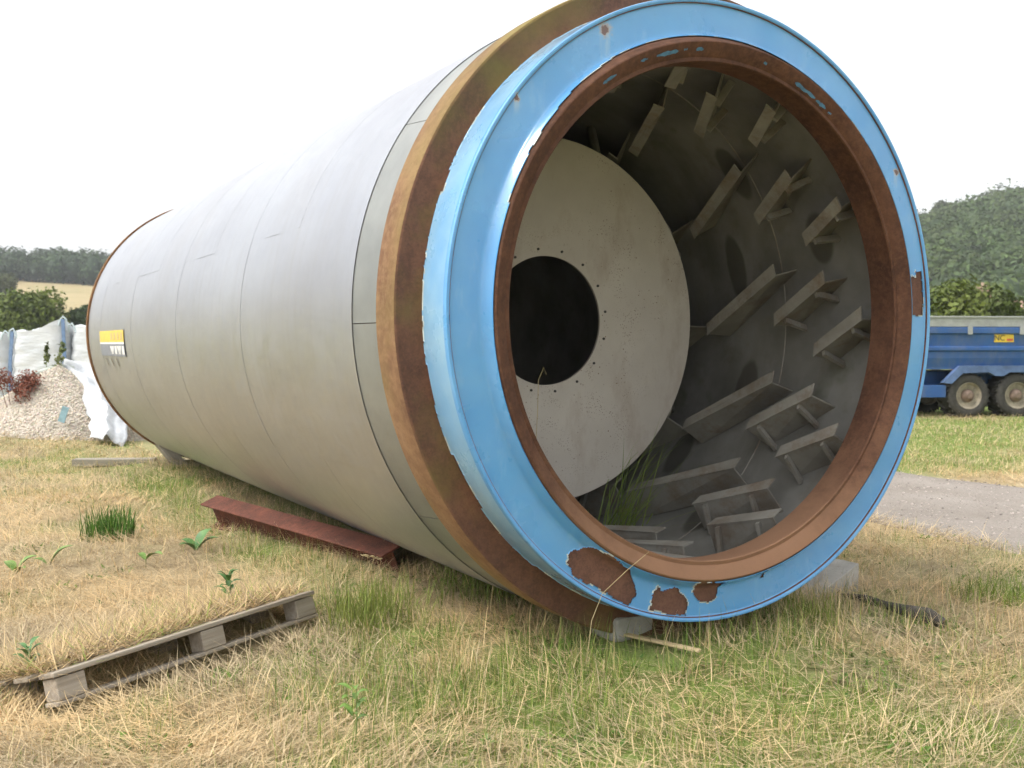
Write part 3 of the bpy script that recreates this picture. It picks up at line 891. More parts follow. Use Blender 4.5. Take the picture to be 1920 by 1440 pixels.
# ------------------------------------------------------------------ blocks, beam, pallet, timber
def zg(x, y): return float(H(x, y))
def solid(name, label, cat, mat, verts8, bevel=.012, rough=0.0, loc=(0, 0, 0), rz=0.0, rot=None):
    b = BM()
    b.add(verts8, [(3, 2, 1, 0), (4, 5, 6, 7), (0, 1, 5, 4), (1, 2, 6, 5), (2, 3, 7, 6), (3, 0, 4, 7)])
    o = b.build(name, mat, None)
    me = o.data
    bm = bmesh.new(); bm.from_mesh(me)
    bmesh.ops.subdivide_edges(bm, edges=bm.edges[:], cuts=5, use_grid_fill=True)
    for v in bm.verts:
        n = float(vnoise(v.co.x * 9 + v.co.z * 5, v.co.y * 9 + v.co.z * 7)) - .5
        v.co += v.co.normalized() * n * rough
    bm.to_mesh(me); bm.free()
    bv = o.modifiers.new('bevel', 'BEVEL'); bv.width = bevel; bv.segments = 2; bv.limit_method = 'ANGLE'
    o.location = loc; o.rotation_euler = rot if rot else (0, 0, rz)
    return tag(o, label, cat)
def box8(a, b, c):
    return [(-a, -b, -c), (a, -b, -c), (a, b, -c), (-a, b, -c), (-a, -b, c), (a, -b, c), (a, b, c), (-a, b, c)]
chock = box8(.31, .11, .12)
chock[4] = (-.31, -.11, -.09); chock[7] = (-.31, .11, -.09)
solid('concrete_block', 'pale concrete wedge chocking the right side of the drum', 'block', M_CONC, chock, .015, .02, (1.88, 6.44, .05), R_(38))
solid('concrete_block', 'small grey concrete block under the bottom of the blue rim', 'block', M_CONC, box8(.13, .10, .06), .02, .02, (.56, 5.20, zg(.56, 5.2) + .055), R_(34))
solid('timber_plank', 'grey plank lying flat in the grass beside the far end of the drum', 'plank', M_WOOD2, box8(.50, .09, .045), .008, .006, (-5.0, 13.1, .07), R_(4))
o = solid('timber_post', 'grey wooden post leaning against the underside of the drum', 'post', M_WOOD2, box8(.55, .07, .045), .008, .006, (-4.30, 12.85, .30), 0, None)
o.rotation_euler = (R_(25), R_(33), R_(-38))

# rusty I-beam, rolled over towards the viewer
p0 = Vector((-2.50, 8.82)); p1 = Vector((-.71, 6.66))
mid = (p0 + p1) / 2; L = (p1 - p0).length
ang = math.atan2((p1 - p0).y, (p1 - p0).x)
beam = empty('steel_beam', (mid.x - .02, mid.y - .04, .14), ang)
tag(beam, 'rusty red steel beam lying in the grass beside the drum', 'beam')
tilt = Matrix.Rotation(R_(22), 3, 'X')
def bb(name, c, d):
    b = BM(); b.box(tilt @ Vector(c), d, tilt); return b.build(name, M_RUST_BEAM, beam, None, .006)
bb('flange', (0, 0, .105), (L, .17, .016)); bb('web', (0, 0, 0), (L * .998, .012, .194)); bb('flange', (0, 0, -.105), (L, .17, .016))

# pallet, sunk at the back
pal = empty('wooden_pallet', (-1.53, 4.99, 0))
tag(pal, 'weathered wooden pallet half buried in dry grass', 'pallet')
ang = math.atan2(5.68 - 4.29, -1.08 + 1.98)
pal.rotation_euler = (R_(-15), R_(-1.5), ang)
pal.location = (PAL_X, PAL_Y, .03)
PL = 1.58
def pb(name, c, d, mat=M_WOOD):
    b = BM(); b.box(c, d)
    o = b.build(name, mat, pal, None, .005)
    return o
for i, yy in enumerate((0.05, .235, .42, .605)):
    pb('deck_board', (random.uniform(-.01, .01), yy, .137 + random.uniform(-.002, .002)), (PL, .115, .022))
for yy in (.05, .42, .70):
    for xx in (-.71, .07, .71):
        pb('block', (xx, yy, .075), (.14, .10, .098))
for xx in (-.71, .07, .71):
    pb('stringer_board', (xx, .39, .1252), (.10, .72, .0012))
for yy in (.05, .42, .70):
    pb('base_board', (0, yy, .015), (PL, .10, .02))

# dark strip of bark, lath
b = BM()
b.tube([(2.00, 6.26, .035), (2.08, 6.08, .055), (2.14, 5.92, .06), (2.18, 5.76, .07), (2.26, 5.63, .075), (2.32, 5.55, .05)], [.012, .026, .022, .034, .045, .028], 9)
o = b.build('rotten_branch', plain('dark_bark', (.075, .065, .055), .95, 0, .5, 30, .9), None, 60)
tag(o, 'dark rotten piece of branch lying in the grass on the right', 'branch')
b = BM(); b.box((0, 0, 0), (.52, .035, .012))
o = b.build('wooden_lath', M_STRAWWOOD, None, None, .003); o.location = (.67, 5.00, zg(.67, 5.0) + .028); o.rotation_euler = (0, R_(2), R_(-35))
tag(o, 'thin pale wooden lath in the grass below the blue rim', 'lath')

# ------------------------------------------------------------------ grass
def blades(x, y, z, az, lean, length, width, curl, col, seg=2):
    n = len(x)
    d = np.stack([np.cos(az), np.sin(az), np.zeros(n)], 1)
    s = np.stack([-np.sin(az), np.cos(az), np.zeros(n)], 1)
    up = np.array([0, 0, 1.0])[None]
    P = np.stack([x, y, z], 1)
    k = seg
    out = []
    cur = P.copy(); a = lean.copy()
    rows = []
    wd = np.linspace(1, .55, k)
    for i in range(k):
        rows.append((cur - s * (width * wd[i] / 2)[:, None], cur + s * (width * wd[i] / 2)[:, None]))
        cur = cur + (d * np.sin(a)[:, None] + up * np.cos(a)[:, None]) * (length / k)[:, None]
        a = a + curl
    V = np.empty((n, 2 * k + 1, 3))
    for i in range(k):
        V[:, 2 * i] = rows[i][0]; V[:, 2 * i + 1] = rows[i][1]
    V[:, 2 * k] = cur
    nv = 2 * k + 1
    base = (np.arange(n) * nv)[:, None]
    lt, li = [], []
    pat = []
    for i in range(k - 1):
        pat.append([2 * i, 2 * i + 1, 2 * i + 3, 2 * i + 2])
    pat.append([2 * k - 2, 2 * k - 1, 2 * k])
    flat = np.concatenate([np.array(p) for p in pat])
    loops = (base + flat[None]).ravel()
    tot = np.tile(np.array([len(p) for p in pat]), n)
    C = np.repeat(col, nv, axis=0)
    return V.reshape(-1, 3), tot, loops, C
def drum_local(x, y):
    t = (x - AX) * .495 - (y - AY) * .869
    w = (x - AX) * .869 + (y - AY) * .495
    return t, w
def scatter(n, y0, y1, p=1.7):
    u = rng.random(n)
    e = 2 - p
    d = (y0 ** e + u * (y1 ** e - y0 ** e)) ** (1 / e)
    x = (rng.random(n) * 2 - 1) * (.60 * d + 1.2)
    return x, d
def keepmask(x, y, margin=0.0):
    r = roadpos(x, y)
    onroad = (r > .12 + .25 * (rng.random(len(x)) - .5)) & (r < ROAD_W - .1 + .3 * (rng.random(len(x)) - .5))
    t, w = drum_local(x, y)
    under = (np.abs(w) < .55) & (t < -.55)          # nothing lives deep in the drum's shade
    pile = (np.hypot((x + 7.15) / 1.25, (y - 16.35) / .85) < .95)
    bags = (x < -6.4) & (y > 18.3)
    trod = (np.hypot((x - .60) / .34, (y - 4.93) / .26) < 1) & (rng.random(len(x)) < .8)
    pile = pile | trod
    return ~(onroad & True) & ~(under & (rng.random(len(x)) < .9)) & ~pile & ~bags
parts = []
def push(*a): parts.append(a)
def pal_hit(x, y):
    ca, sa = math.cos(PAL_ANG), math.sin(PAL_ANG)
    u = (x - PAL_X) * ca + (y - PAL_Y) * sa; v = -(x - PAL_X) * sa + (y - PAL_Y) * ca
    return u, v
# (1) flattened dry straw
n = 320000
x, y = scatter(n, 2.6, 24)
g = greenness(x, y)
k = keepmask(x, y) & (rng.random(n) < np.clip(1.12 - .85 * g, .08, 1))
u, v = pal_hit(x, y)
k &= ~((np.abs(u) < .83) & (v > -.07) & (v < .13))
x, y, g = x[k], y[k], g[k]; n = len(x)
wsc = np.clip(y / 7, 1, 2.6)
patch_t = np.clip((fbm(x, y, 1.7, 21, 3) - .5) * 2.2 + .5, 0, 1)
tone = (.62 + .5 * rng.random(n) + .16 * (patch_t - .5))[:, None]
mixv = np.clip(patch_t + .5 * (rng.random(n) - .5), 0, 1)[:, None]
col = (STRAW * mixv + STRAW2 * (1 - mixv)) * tone
br = rng.random(n) < .06 + .34 * sstep(.42 - patch_t, 0, .4); col[br] = BROWN * (.7 + .6 * rng.random((br.sum(), 1)))
dirn = fbm(x, y, .8, 12) * 9 + rng.normal(size=n) * 1.1
push(*blades(x, y, H(x, y) + rng.random(n) * .045, dirn, R_(62) + rng.random(n) * R_(34), .10 + .16 * rng.random(n), (.003 + .003 * rng.random(n)) * wsc, R_(16) * rng.normal(size=n), col, 2))
# straw blown over the deck of the pallet
n = 11000
u = (rng.random(n) * 2 - 1) * .95; v = .09 + .75 * rng.random(n) ** .8
x = PAL_X + u * math.cos(PAL_ANG) - v * math.sin(PAL_ANG); y = PAL_Y + u * math.sin(PAL_ANG) + v * math.cos(PAL_ANG)
z = np.maximum(H(x, y), np.where(np.abs(u) < .80, .182 - .262 * v, -1) + .026 * u) + .004 + .05 * rng.random(n) ** 2 * sstep(v, .08, .2)
col = (STRAW * .95) * (.6 + .5 * rng.random(n)[:, None])
col[rng.random(n) < .25] = BROWN; col[rng.random(n) < .10] = GREEN2
push(*blades(x, y, z, rng.random(n) * 6.283, R_(48) + rng.random(n) * R_(42), .08 + .12 * rng.random(n), .0045 + .003 * rng.random(n), R_(5) * rng.normal(size=n), col, 2))
# (2) standing grass, green and dry
n = 300000
x, y = scatter(n, 2.6, 26)
g = greenness(x, y)
cl = fbm(x, y, 5.5, 15, 2)
k = keepmask(x, y) & (rng.random(n) < np.clip(.18 + .85 * g, 0, 1) * np.clip((cl - .22) * 2.6, .1, 1))
u, v = pal_hit(x, y)
k &= ~((np.abs(u) < .83) & (v > -.10) & (v < .13) & (rng.random(n) < .93))
x, y, g = x[k], y[k], g[k]; n = len(x)
t, w = drum_local(x, y)
fr = np.exp(-((t + .05) / .5) ** 2) * (np.abs(w) < 2.3) + .5 * np.exp(-((np.abs(w) - 1.2) / .35) ** 2) * (t < -.4) * (t > -9)
wsc = np.clip(y / 7, 1, 2.6)
isg = rng.random(n) < np.clip(.10 + .78 * g, 0, .85)
tone = .65 + .6 * rng.random(n)[:, None]
m3 = rng.random((n, 1))
col = np.where(isg[:, None], np.where(m3 < .45, GREEN, np.where(m3 < .8, GREEN2, OLIVE)), np.where(m3 < .5, STRAW, STRAW2)) * tone
ln = (.05 + .09 * rng.random(n) ** 1.5) * (1 + .9 * fr) * np.where(y > 14, .8, 1)
push(*blades(x, y, H(x, y) - .005, rng.random(n) * 6.283, np.abs(rng.normal(size=n)) * R_(34), ln, (.0032 + .0025 * rng.random(n)) * wsc, R_(24) * rng.random(n), col, 2))
# (2b) low broad-leaved plants in the sward
n = 60000
x, y = scatter(n, 2.6, 12, 1.6)
k = keepmask(x, y) & (fbm(x, y, 2.3, 31, 3) > .60) & (rng.random(n) < .6)
x, y = x[k], y[k]; n = len(x)
col = np.array([.10, .20, .04])[None] * (.6 + .8 * rng.random((n, 1))) * (1 + .4 * rng.random((n, 1)) * np.array([1, .3, 0]))
push(*blades(x, y, H(x, y) + .02 * rng.random(n), rng.random(n) * 6.283, R_(40) + R_(35) * rng.random(n), .025 + .035 * rng.random(n), .010 + .012 * rng.random(n), R_(20) * rng.random(n), col, 3))
# (3) scattered long wiry stalks
n = 3600
x, y = scatter(n, 2.8, 15, 1.5)
k = keepmask(x, y) & (rng.random(n) < .55 + .4 * (x < 0))
x, y = x[k], y[k]; n = len(x)
col = (STRAW * 1.08) * (.75 + .4 * rng.random(n)[:, None])
push(*blades(x, y, H(x, y) - .005, rng.random(n) * 6.283, R_(25) + np.abs(rng.normal(size=n)) * R_(34), .14 + .18 * rng.random(n), .0035 * np.clip(y / 7, 1, 2), R_(13) * rng.random(n), col, 3))
Vs, Ts, Ls, Cs = [], [], [], []
b0 = 0
for V, T, Lp, C in parts:
    Vs.append(V); Ts.append(T); Ls.append(Lp + b0); Cs.append(C); b0 += len(V)
me = npmesh('grass', np.concatenate(Vs), np.concatenate(Ts), np.concatenate(Ls), np.concatenate(Cs))
tag(link('grass', me, M_GRASS), 'rough grass, part green and part dry mown straw', 'grass', kind='stuff')

def tuft(name, label, x, y, z, n, hmin, hmax, spread, col, width=.006, lean=18, cat='grass', curl=14, az0=None, seed=3):
    r = np.random.default_rng(seed)
    px = np.clip(r.normal(size=n), -1.7, 1.7) * spread; py = np.clip(r.normal(size=n), -1.7, 1.7) * spread
    az = r.random(n) * 6.283 if az0 is None else az0 + r.normal(size=n) * .6
    tone = .6 + .7 * r.random(n)[:, None]
    C = np.asarray(col)[None] * tone * (1 + .3 * r.random((n, 1)) * np.array([.8, .2, 0]))
    V, T, Lp, C = blades(px, py, np.full(n, -.02), az, np.abs(r.normal(size=n)) * R_(lean), hmin + (hmax - hmin) * r.random(n), np.full(n, width), R_(curl) * r.random(n), C, 4)
    o = link(name, npmesh(name, V, T, Lp, C), M_GRASS)
    o.location = (x, y, z)
    return tag(o, label, cat)
tuft('grass_tuft', 'tuft of upright bright green grass on the left lawn', -3.22, 8.28, zg(-3.22, 8.28), 330, .16, .34, .10, (.085, .19, .035), .009, 14, seed=4)
tuft('grass_tuft', 'green grass clump growing up past the right end of the pallet', -.72, 5.62, zg(-.7, 5.6), 420, .14, .34, .15, (.20, .26, .06), .005, 20, seed=5)
tuft('grass_tuft', 'green grass clump hiding the foot of the rusty tyre', -.05, 5.95, zg(-.05, 5.95), 520, .14, .38, .2, (.15, .22, .05), .005, 22, seed=6)
tuft('grass_tuft', 'green grass clump in front of the bottom of the blue rim', 1.62, 5.62, zg(1.62, 5.6), 260, .1, .24, .13, (.22, .28, .07), .005, 22, seed=7)
tuft('grass_tuft', 'green grass clump at the right edge of the lawn', 2.95, 6.3, zg(2.95, 6.3), 420, .08, .2, .13, (.20, .29, .06), .006, 24, seed=8)
# grass growing inside the drum mouth
px = Vector(cyl(1.60, -1.50, R_(-72)))
Mz = Matrix.Rotation(AZ, 4, 'Z')
def dloc(r, t, deg):
    p = Mz @ Vector(cyl(r, t, R_(deg))); return (p.x + AX, p.y + AY, p.z)
g0 = dloc(1.655, -1.66, -74)
tuft('grass_tuft', 'long green grass growing inside the drum in front of the pale baffle plate', *g0, 75, .35, 1.0, .08, (.24, .34, .09), .009, 40, curl=22, az0=.35, seed=9)

def stalk(name, label, pts, head=True, rad=.0022, col=(.50, .40, .22)):
    b = BM()
    b.tube(pts, [rad] * (len(pts) - 1) + [rad * .6], 5)
    M = plain('dry_stalk', col, .8, 0, .2, 30)
    if head:
        e = Vector(pts[-1]); d = (e - Vector(pts[-2])).normalized()
        for i in range(16):
            q = e - d * (i * .008) + Vector((random.uniform(-1, 1), random.uniform(-1, 1), random.uniform(-.5, 1))) * .012
            b.tube([e - d * (i * .008 + .008), q, q + d * .012], [.0015, .0035, .0008], 5)
    o = b.build(name, M, None, 60)
    return tag(o, label, 'grass stalk')
a = Vector(dloc(1.64, -1.25, -108))
stalk('grass_stalk', 'thin dry stalk with curled tip in front of the dark manhole', [a, a + Vector((.03, 0, .45)), a + Vector((.05, .01, .85)), a + Vector((.055, .02, 1.03)), a + Vector((.085, .02, 1.10)), a + Vector((.10, .02, 1.06))], False)
stalk('grass_stalk', 'dry seeding stalk standing in front of the rusty running tyre', [(-.12, 5.45, 0), (-.11, 5.44, .2), (-.09, 5.43, .36), (-.02, 5.43, .46)])
stalk('grass_stalk', 'bent straw stalk crossing the large peeled patch of the blue rim', [(.33, 4.66, .06), (.36, 4.68, .30), (.41, 4.70, .42), (.52, 4.70, .525), (.62, 4.70, .61)], False, .0015)
stalk('grass_stalk', 'dry seeding stalk curving over the end of the rusty beam', [(-.86, 6.35, 0), (-.87, 6.33, .16), (-.84, 6.32, .25), (-.80, 6.32, .24)])

# broad leaved weeds
def leaf_mesh(L, W, n=6):
    V = []; F = []
    for i in range(n + 1):
        u = i / n
        w = W * math.sin(math.pi * min(1, u * .93 + .05)) ** .8 * (1 - .25 * u)
        z = L * .28 * math.sin(u * 2.1) - .10 * L * u * u
        V += [(u * L, -w / 2, z + w * .18), (u * L, 0, z), (u * L, w / 2, z + w * .18)]
    for i in range(n):
        for j in range(2):
            F.append((i * 3 + j, (i + 1) * 3 + j, (i + 1) * 3 + j + 1, i * 3 + j + 1))
    return pymesh('leaf', V, F)
m = Mat('broad_leaf', .45, 0, .4)
m.base(m.ramp(m.noise(14, 4), [(.3, (.10, .19, .035)), (.7, (.18, .28, .06))])); M_BROAD = m.m
m = Mat('broad_leaf_dark', .5, 0, .4)
m.base(m.ramp(m.noise(14, 4), [(.3, (.055, .14, .04)), (.7, (.11, .22, .06))])); M_BROAD2 = m.m
M_STEM = plain('green_stem', (.16, .22, .06), .7)
def weed(label, x, y, leaves, stem=None, mat=M_BROAD, name='broad_leaf_weed'):
    t = empty(name, (x, y, zg(x, y)))
    tag(t, label, 'weed')
    for L, W, az, pit, z in leaves:
        L *= .72 if not stem else 1; W *= .78 if not stem else 1
        me = leaf_mesh(L, W)
        o = link('leaf', me, mat, t, 60)
        o.location = (math.cos(az) * .01, math.sin(az) * .01, z); o.rotation_euler = (0, -pit, az)
        if z > .03 and not stem:
            b = BM(); b.tube([(0, 0, -.02), (0, 0, z)], .004, 5); b.build('stem', M_STEM, t)
    if stem:
        b = BM(); b.tube([(0, 0, -.02), (.01, 0, stem * .5), (.005, .01, stem)], [.004, .003, .002], 5); b.build('stem', M_STEM, t)
    return t
weed('dock weed with two green leaves at the left edge', -3.33, 6.95, [(.22, .13, .5, .5, .03), (.18, .11, 2.6, .3, .03), (.16, .10, -.6, .3, .02)])
weed('single broad bright green dock leaf on the left', -3.22, 7.2, [(.27, .13, .35, .55, .02), (.14, .09, 3.3, .3, .02)])
weed('dark green dock leaves beside the left end of the beam', -2.36, 7.75, [(.27, .15, .9, .7, .02), (.25, .13, .1, .4, .02), (.22, .12, 2.7, .3, .02), (.2, .12, 4.0, .3, .02)], None, M_BROAD2)
weed('yellow green dock leaf left of the dark dock leaves', -2.56, 7.25, [(.19, .11, -.35, .15, .06), (.14, .08, 2.5, .2, .05)])
def seedling(label, x, y, h, n=9, s=.05, mat=M_BROAD2, seed=1):
    r = random.Random(seed)
    L = [(s * r.uniform(.8, 1.5), s * r.uniform(.5, .75), i * 2.4 + r.uniform(-.3, .3), r.uniform(-.1, .5), h * (.45 + .55 * (i + 1) / n)) for i in range(n)]
    return weed(label, x, y, L, h, mat, 'seedling')
seedling('leafy green seedling in the straw at the bottom edge', -.60, 3.92, .25, 11, .05, M_BROAD, 1)
seedling('small green seedling growing behind the pallet', -1.60, 5.85, .24, 14, .055, M_BROAD2, 2)
seedling('small green seedling at the left end of the pallet', -2.18, 4.66, .22, 12, .055, M_BROAD2, 3)
seedling('yellow green leafy weed beside the drum belly above the beam', -.78, 7.28, .36, 12, .06, M_BROAD, 4)
seedling('low clover like weed in the front left corner', -.10, 3.95, .05, 8, .03, M_BROAD, 5)

# ------------------------------------------------------------------ bulk bags and gravel heap on the left
m = Mat('woven_white', .75, 0, .3)
c = m.ramp(m.noise(2.5, 5, .6), [(.3, (.52, .55, .575)), (.7, (.66, .68, .69))])
c = m.mix(m.ramp(m.noise(5, 5, .7, (1, 1, .5)), [(.58, 0.0), (.85, .35)]), c, (.50, .48, .42))
m.base(c); m.bump(m.noise(3.2, 5, .6, (1, 1, 4)), .5, .05)
M_BAG = m.m
M_STRAP = plain('blue_webbing', (.14, .22, .36), .7, 0, .2, 20)
M_LOOP = plain('pale_webbing', (.55, .64, .66), .7, 0, .2, 20)
def bulk_bag(label, x, y, z, w, h, corner, rz=0, seed=1, straps=(0, 1)):
    t = empty('bulk_bag', (x, y, z), rz)
    tag(t, label, 'bulk bag', 'white bulk bags behind the gravel heap')
    r = random.Random(seed)
    na, nz = 48, 14
    V, F = [], []
    for j in range(nz + 1):
        v = j / nz
        bul = 1 + .07 * math.sin(math.pi * min(1, v * 1.05)) - .02 * v
        for i in range(na):
            a = 2 * math.pi * i / na + math.pi / 4
            cc, ss = math.cos(a), math.sin(a)
            e = 3.6
            rad = (abs(cc) ** e + abs(ss) ** e) ** (-1 / e) * w / 2 * bul
            px_, py_ = rad * cc, rad * ss
            # corners of the top stand up, each by its own amount
            top = 0
            for k, (sx, sy) in enumerate(((-1, -1), (1, -1), (1, 1), (-1, 1))):
                dd = math.hypot(px_ / (w / 2) - sx * .95, py_ / (w / 2) - sy * .95)
                top += corner[k] * math.exp(-(dd / .75) ** 2)
            crease = .018 * math.sin(v * 31 + 2 * math.sin(a * 3 + seed)) * math.sin(math.pi * v)
            nn = 1 + crease / (w / 2)
            V.append((px_ * nn, py_ * nn, v * (h + top)))
    for j in range(nz):
        for i in range(na):
            F.append((j * na + i, j * na + (i + 1) % na, (j + 1) * na + (i + 1) % na, (j + 1) * na + i))
    # slack top: rings drawn in and down
    base = nz * na
    prev = base
    for ring, (k, dz) in enumerate(((.86, .02), (.6, -.03), (.3, -.06), (.04, -.06))):
        st = len(V)
        for i in range(na):
            px_, py_, pz_ = V[base + i]
            V.append((px_ * k, py_ * k, (pz_ - h) * k * k + h + dz + .02 * math.sin(i * 1.3 + ring)))
        for i in range(na):
            F.append((prev + i, prev + (i + 1) % na, st + (i + 1) % na, st + i))
        prev = st
    F.append(tuple(prev + i for i in range(na)))
    body = link('sack', pymesh('sack', V, F), M_BAG, t, 50)
    for k, (sx, sy) in enumerate(((-1, -1), (1, -1), (1, 1), (-1, 1))):
        hh = h + corner[k] * .95
        cx_, cy_ = sx * w * .435, sy * w * .435
        b = BM()
        b.tube([(cx_ * .95 - .05 * sx, cy_, hh - .12), (cx_ - .03 * sx, cy_, hh + .0), (cx_ + .01, cy_, hh + .045), (cx_ + .06 * sx, cy_ * .98, hh + .0), (cx_ + .07 * sx, cy_ * .94, hh - .12)], .016, 6)
        b.build('lifting_loop', M_LOOP, t, 60)
        if k in straps:
            b = BM()
            pts = []
            for q in range(8):
                v = q / 7
                bul = 1 + .07 * math.sin(math.pi * min(1, v * 1.05)) - .02 * v
                pts.append((cx_ * bul * 1.035, cy_ * bul * 1.035, v * hh))
            VV, FF = [], []
            for p_ in pts:
                VV += [(p_[0] - .030, p_[1] - .004, p_[2]), (p_[0] + .030, p_[1] - .004, p_[2]), (p_[0] + .030, p_[1] + .02, p_[2]), (p_[0] - .030, p_[1] + .02, p_[2])]
            for q in range(7):
                for s_ in range(4):
                    FF.append((q * 4 + s_, q * 4 + (s_ + 1) % 4, q * 4 + 4 + (s_ + 1) % 4, q * 4 + 4 + s_))
            b.add(VV, FF); b.build('strap', M_STRAP, t)
zb = .40
bulk_bag('leftmost white bulk bag, cut by the picture edge', -9.62, 19.35, zb, 1.02, 1.33, (0, .02, 0, 0), 0, 1, (0,))
bulk_bag('white bulk bag behind the reddish weed, its right corner pulled up', -8.58, 19.32, zb, 1.02, 1.36, (.03, .26, .05, .02), R_(2), 2, (0, 1))
bulk_bag('white bulk bag next to the far end of the drum', -7.52, 19.38, zb, 1.02, 1.44, (.05, .12, .06, .1), R_(-2), 3, ())
bulk_bag('white bulk bag in the second row, mostly hidden by the drum', -7.1, 20.6, zb, 1.02, 1.52, (.12, .12, .06, .1), R_(3), 4, ())

# gravel heap
pcx, pcy = -7.12, 16.45
def pile_h(x, y):
    d = np.hypot((x - pcx + .02) / 1.42, (y - pcy) / 1.0)
    hh = 1.02 * np.clip(1 - d, 0, 1) ** .82
    hh = np.where(x < pcx - .55, hh * .96, hh)
    return hh + .05 * (fbm(x, y, 5, 3) - .5) * (hh > .02)
gxp = np.linspace(pcx - 1.6, pcx + 1.6, 80); gyp = np.linspace(pcy - 1.15, pcy + 1.15, 60)
Xp, Yp = np.meshgrid(gxp, gyp)
Zp = H(Xp, Yp) - .03 + pile_h(Xp, Yp)
idx = np.arange(Xp.size).reshape(Xp.shape)
q = np.stack([idx[:-1, :-1], idx[:-1, 1:], idx[1:, 1:], idx[1:, :-1]], -1).reshape(-1, 4)
heap = empty('gravel_heap', (0, 0, 0))
tag(heap, 'heap of pale cream gravel in front of the white bulk bags', 'gravel')
m = Mat('pale_gravel', .9, 0, .2)
m.base(m.ramp(m.vor(45), [(.1, (.66, .60, .52)), (.5, (.50, .45, .38))])); m.bump(m.vor(45), .8, .02)
link('mound', npmesh('mound', np.stack([Xp, Yp, Zp], -1).reshape(-1, 3), np.full(len(q), 4), q.ravel()), m.m, heap, 60)
n = 22000
px_ = pcx + (rng.random(n) * 2 - 1) * 1.55; py_ = pcy + (rng.random(n) * 2 - 1) * 1.1
ph = pile_h(px_, py_)
k = (ph > .012) | (rng.random(n) < .18)
px_, py_, ph = px_[k], py_[k], ph[k]; n = len(px_)
pz = H(px_, py_) - .025 + ph
oct_ = np.array([(1, 0, 0), (-1, 0, 0), (0, 1, 0), (0, -1, 0), (0, 0, 1), (0, 0, -1)], float)
of = np.array([(0, 2, 4), (2, 1, 4), (1, 3, 4), (3, 0, 4), (2, 0, 5), (1, 2, 5), (3, 1, 5), (0, 3, 5)])
sz = (.008 + .014 * rng.random(n) ** 2)[:, None, None]
jj = oct_[None] * (.6 + .6 * rng.random((n, 6, 1)))
aa = rng.random(n) * 6.283
ca, sa = np.cos(aa)[:, None], np.sin(aa)[:, None]
jx_ = jj[..., 0] * ca - jj[..., 1] * sa; jy_ = jj[..., 0] * sa + jj[..., 1] * ca
Vp = np.stack([jx_, jy_, jj[..., 2] * .8], -1) * sz + np.stack([px_, py_, pz], -1)[:, None]
tone = (.55 + .6 * rng.random((n, 1)))
Cp = np.clip(np.array([.70, .62, .52])[None] * tone * (1 + .05 * rng.normal(size=(n, 3))), .05, .85)
fi = (np.arange(n) * 6)[:, None, None] + of[None]
o = link('pebbles', npmesh('pebbles', Vp.reshape(-1, 3), np.full(n * 8, 3), fi.ravel(), np.repeat(Cp, 6, 0)), attr_mat('pebbles', .85, .25), heap)
o['kind'] = 'stuff'

n = 9000
lw = -4 + 20 * rng.random(n) ** 1.3; ww = .05 + (ROAD_W - .1) * rng.random(n)
px_ = ROAD_P[0] - ROAD_D[0] * (lw - 3) + ROAD_N[0] * ww; py_ = ROAD_P[1] - ROAD_D[1] * (lw - 3) + ROAD_N[1] * ww
pz = H(px_, py_) + .012 + .02 * np.sin(ww / ROAD_W * math.pi)
sz = (.006 + .016 * rng.random(n) ** 3)[:, None, None]
jj = oct_[None] * (.6 + .6 * rng.random((n, 6, 1)))
Vp = jj * sz * np.array([1, 1, .7]) + np.stack([px_, py_, pz], -1)[:, None]
Cp = np.clip(np.array([.36, .315, .28])[None] * (.5 + .9 * rng.random((n, 1))), .05, .7)
fi = (np.arange(n) * 6)[:, None, None] + of[None]
tag(link('loose_gravel', npmesh('loose_gravel', Vp.reshape(-1, 3), np.full(n * 8, 3), fi.ravel(), np.repeat(Cp, 6, 0)), bpy.data.materials['pebbles']), 'loose grey gravel strewn over the track', 'gravel', kind='stuff')

# collapsed white bag draped down the right side of the heap
left = [(-7.22, 16.62, 1.16), (-6.96, 16.45, .99), (-6.74, 16.2, .77), (-6.52, 15.95, .55), (-6.38, 15.75, .43), (-6.30, 15.55, .26), (-6.22, 15.4, .14)]
right = [(-7.12, 16.95, 1.22), (-6.66, 17.0, 1.16), (-6.36, 16.8, .98), (-6.05, 16.5, .72), (-5.86, 16.1, .46), (-5.80, 15.7, .22), (-5.72, 15.35, .03)]
def cr(pts, u):
    s = u * (len(pts) - 1); i = min(int(s), len(pts) - 2); f = s - i
    return Vector(pts[i]).lerp(Vector(pts[i + 1]), f)
V, F = [], []
nu, nv = 34, 16
for i in range(nu + 1):
    for j in range(nv + 1):
        u, v = i / nu, j / nv
        p_ = cr(left, u).lerp(cr(right, u), v)
        w = .012 * math.sin(u * 31 + v * 15) * math.sin(v * 3.14) + .015 * math.sin(u * 9 - v * 24) + .04 * math.sin(v * 13 - u * 6) * math.sin(v * 3.14) + .09 * math.sin(v * 3.14)
        V.append((p_.x + .02 * math.sin(u * 30), p_.y - w * .5, p_.z + w))
for i in range(nu):
    for j in range(nv):
        a_ = i * (nv + 1) + j
        F.append((a_, a_ + 1, a_ + nv + 2, a_ + nv + 1))
cb = empty('collapsed_bag', (-6.4, 16, 0)); tag(cb, 'torn white bulk bag collapsed over the right side of the gravel heap', 'bag')
o = link('sheet', pymesh('sheet', V, F), plain('torn_bag_weave', (.50, .52, .54), .75, 0, .22, 5, .4), cb, 60); o.location = (6.4, -16, 0)
sm = o.modifiers.new('thick', 'SOLIDIFY'); sm.thickness = .008
b = BM()
b.tube([(-7.66, 16.4, 1.03), (-7.48, 16.42, 1.09), (-7.3, 16.5, 1.15), (-7.18, 16.6, 1.19), (-7.0, 16.7, 1.17)], [.02, .04, .05, .05, .03], 8)
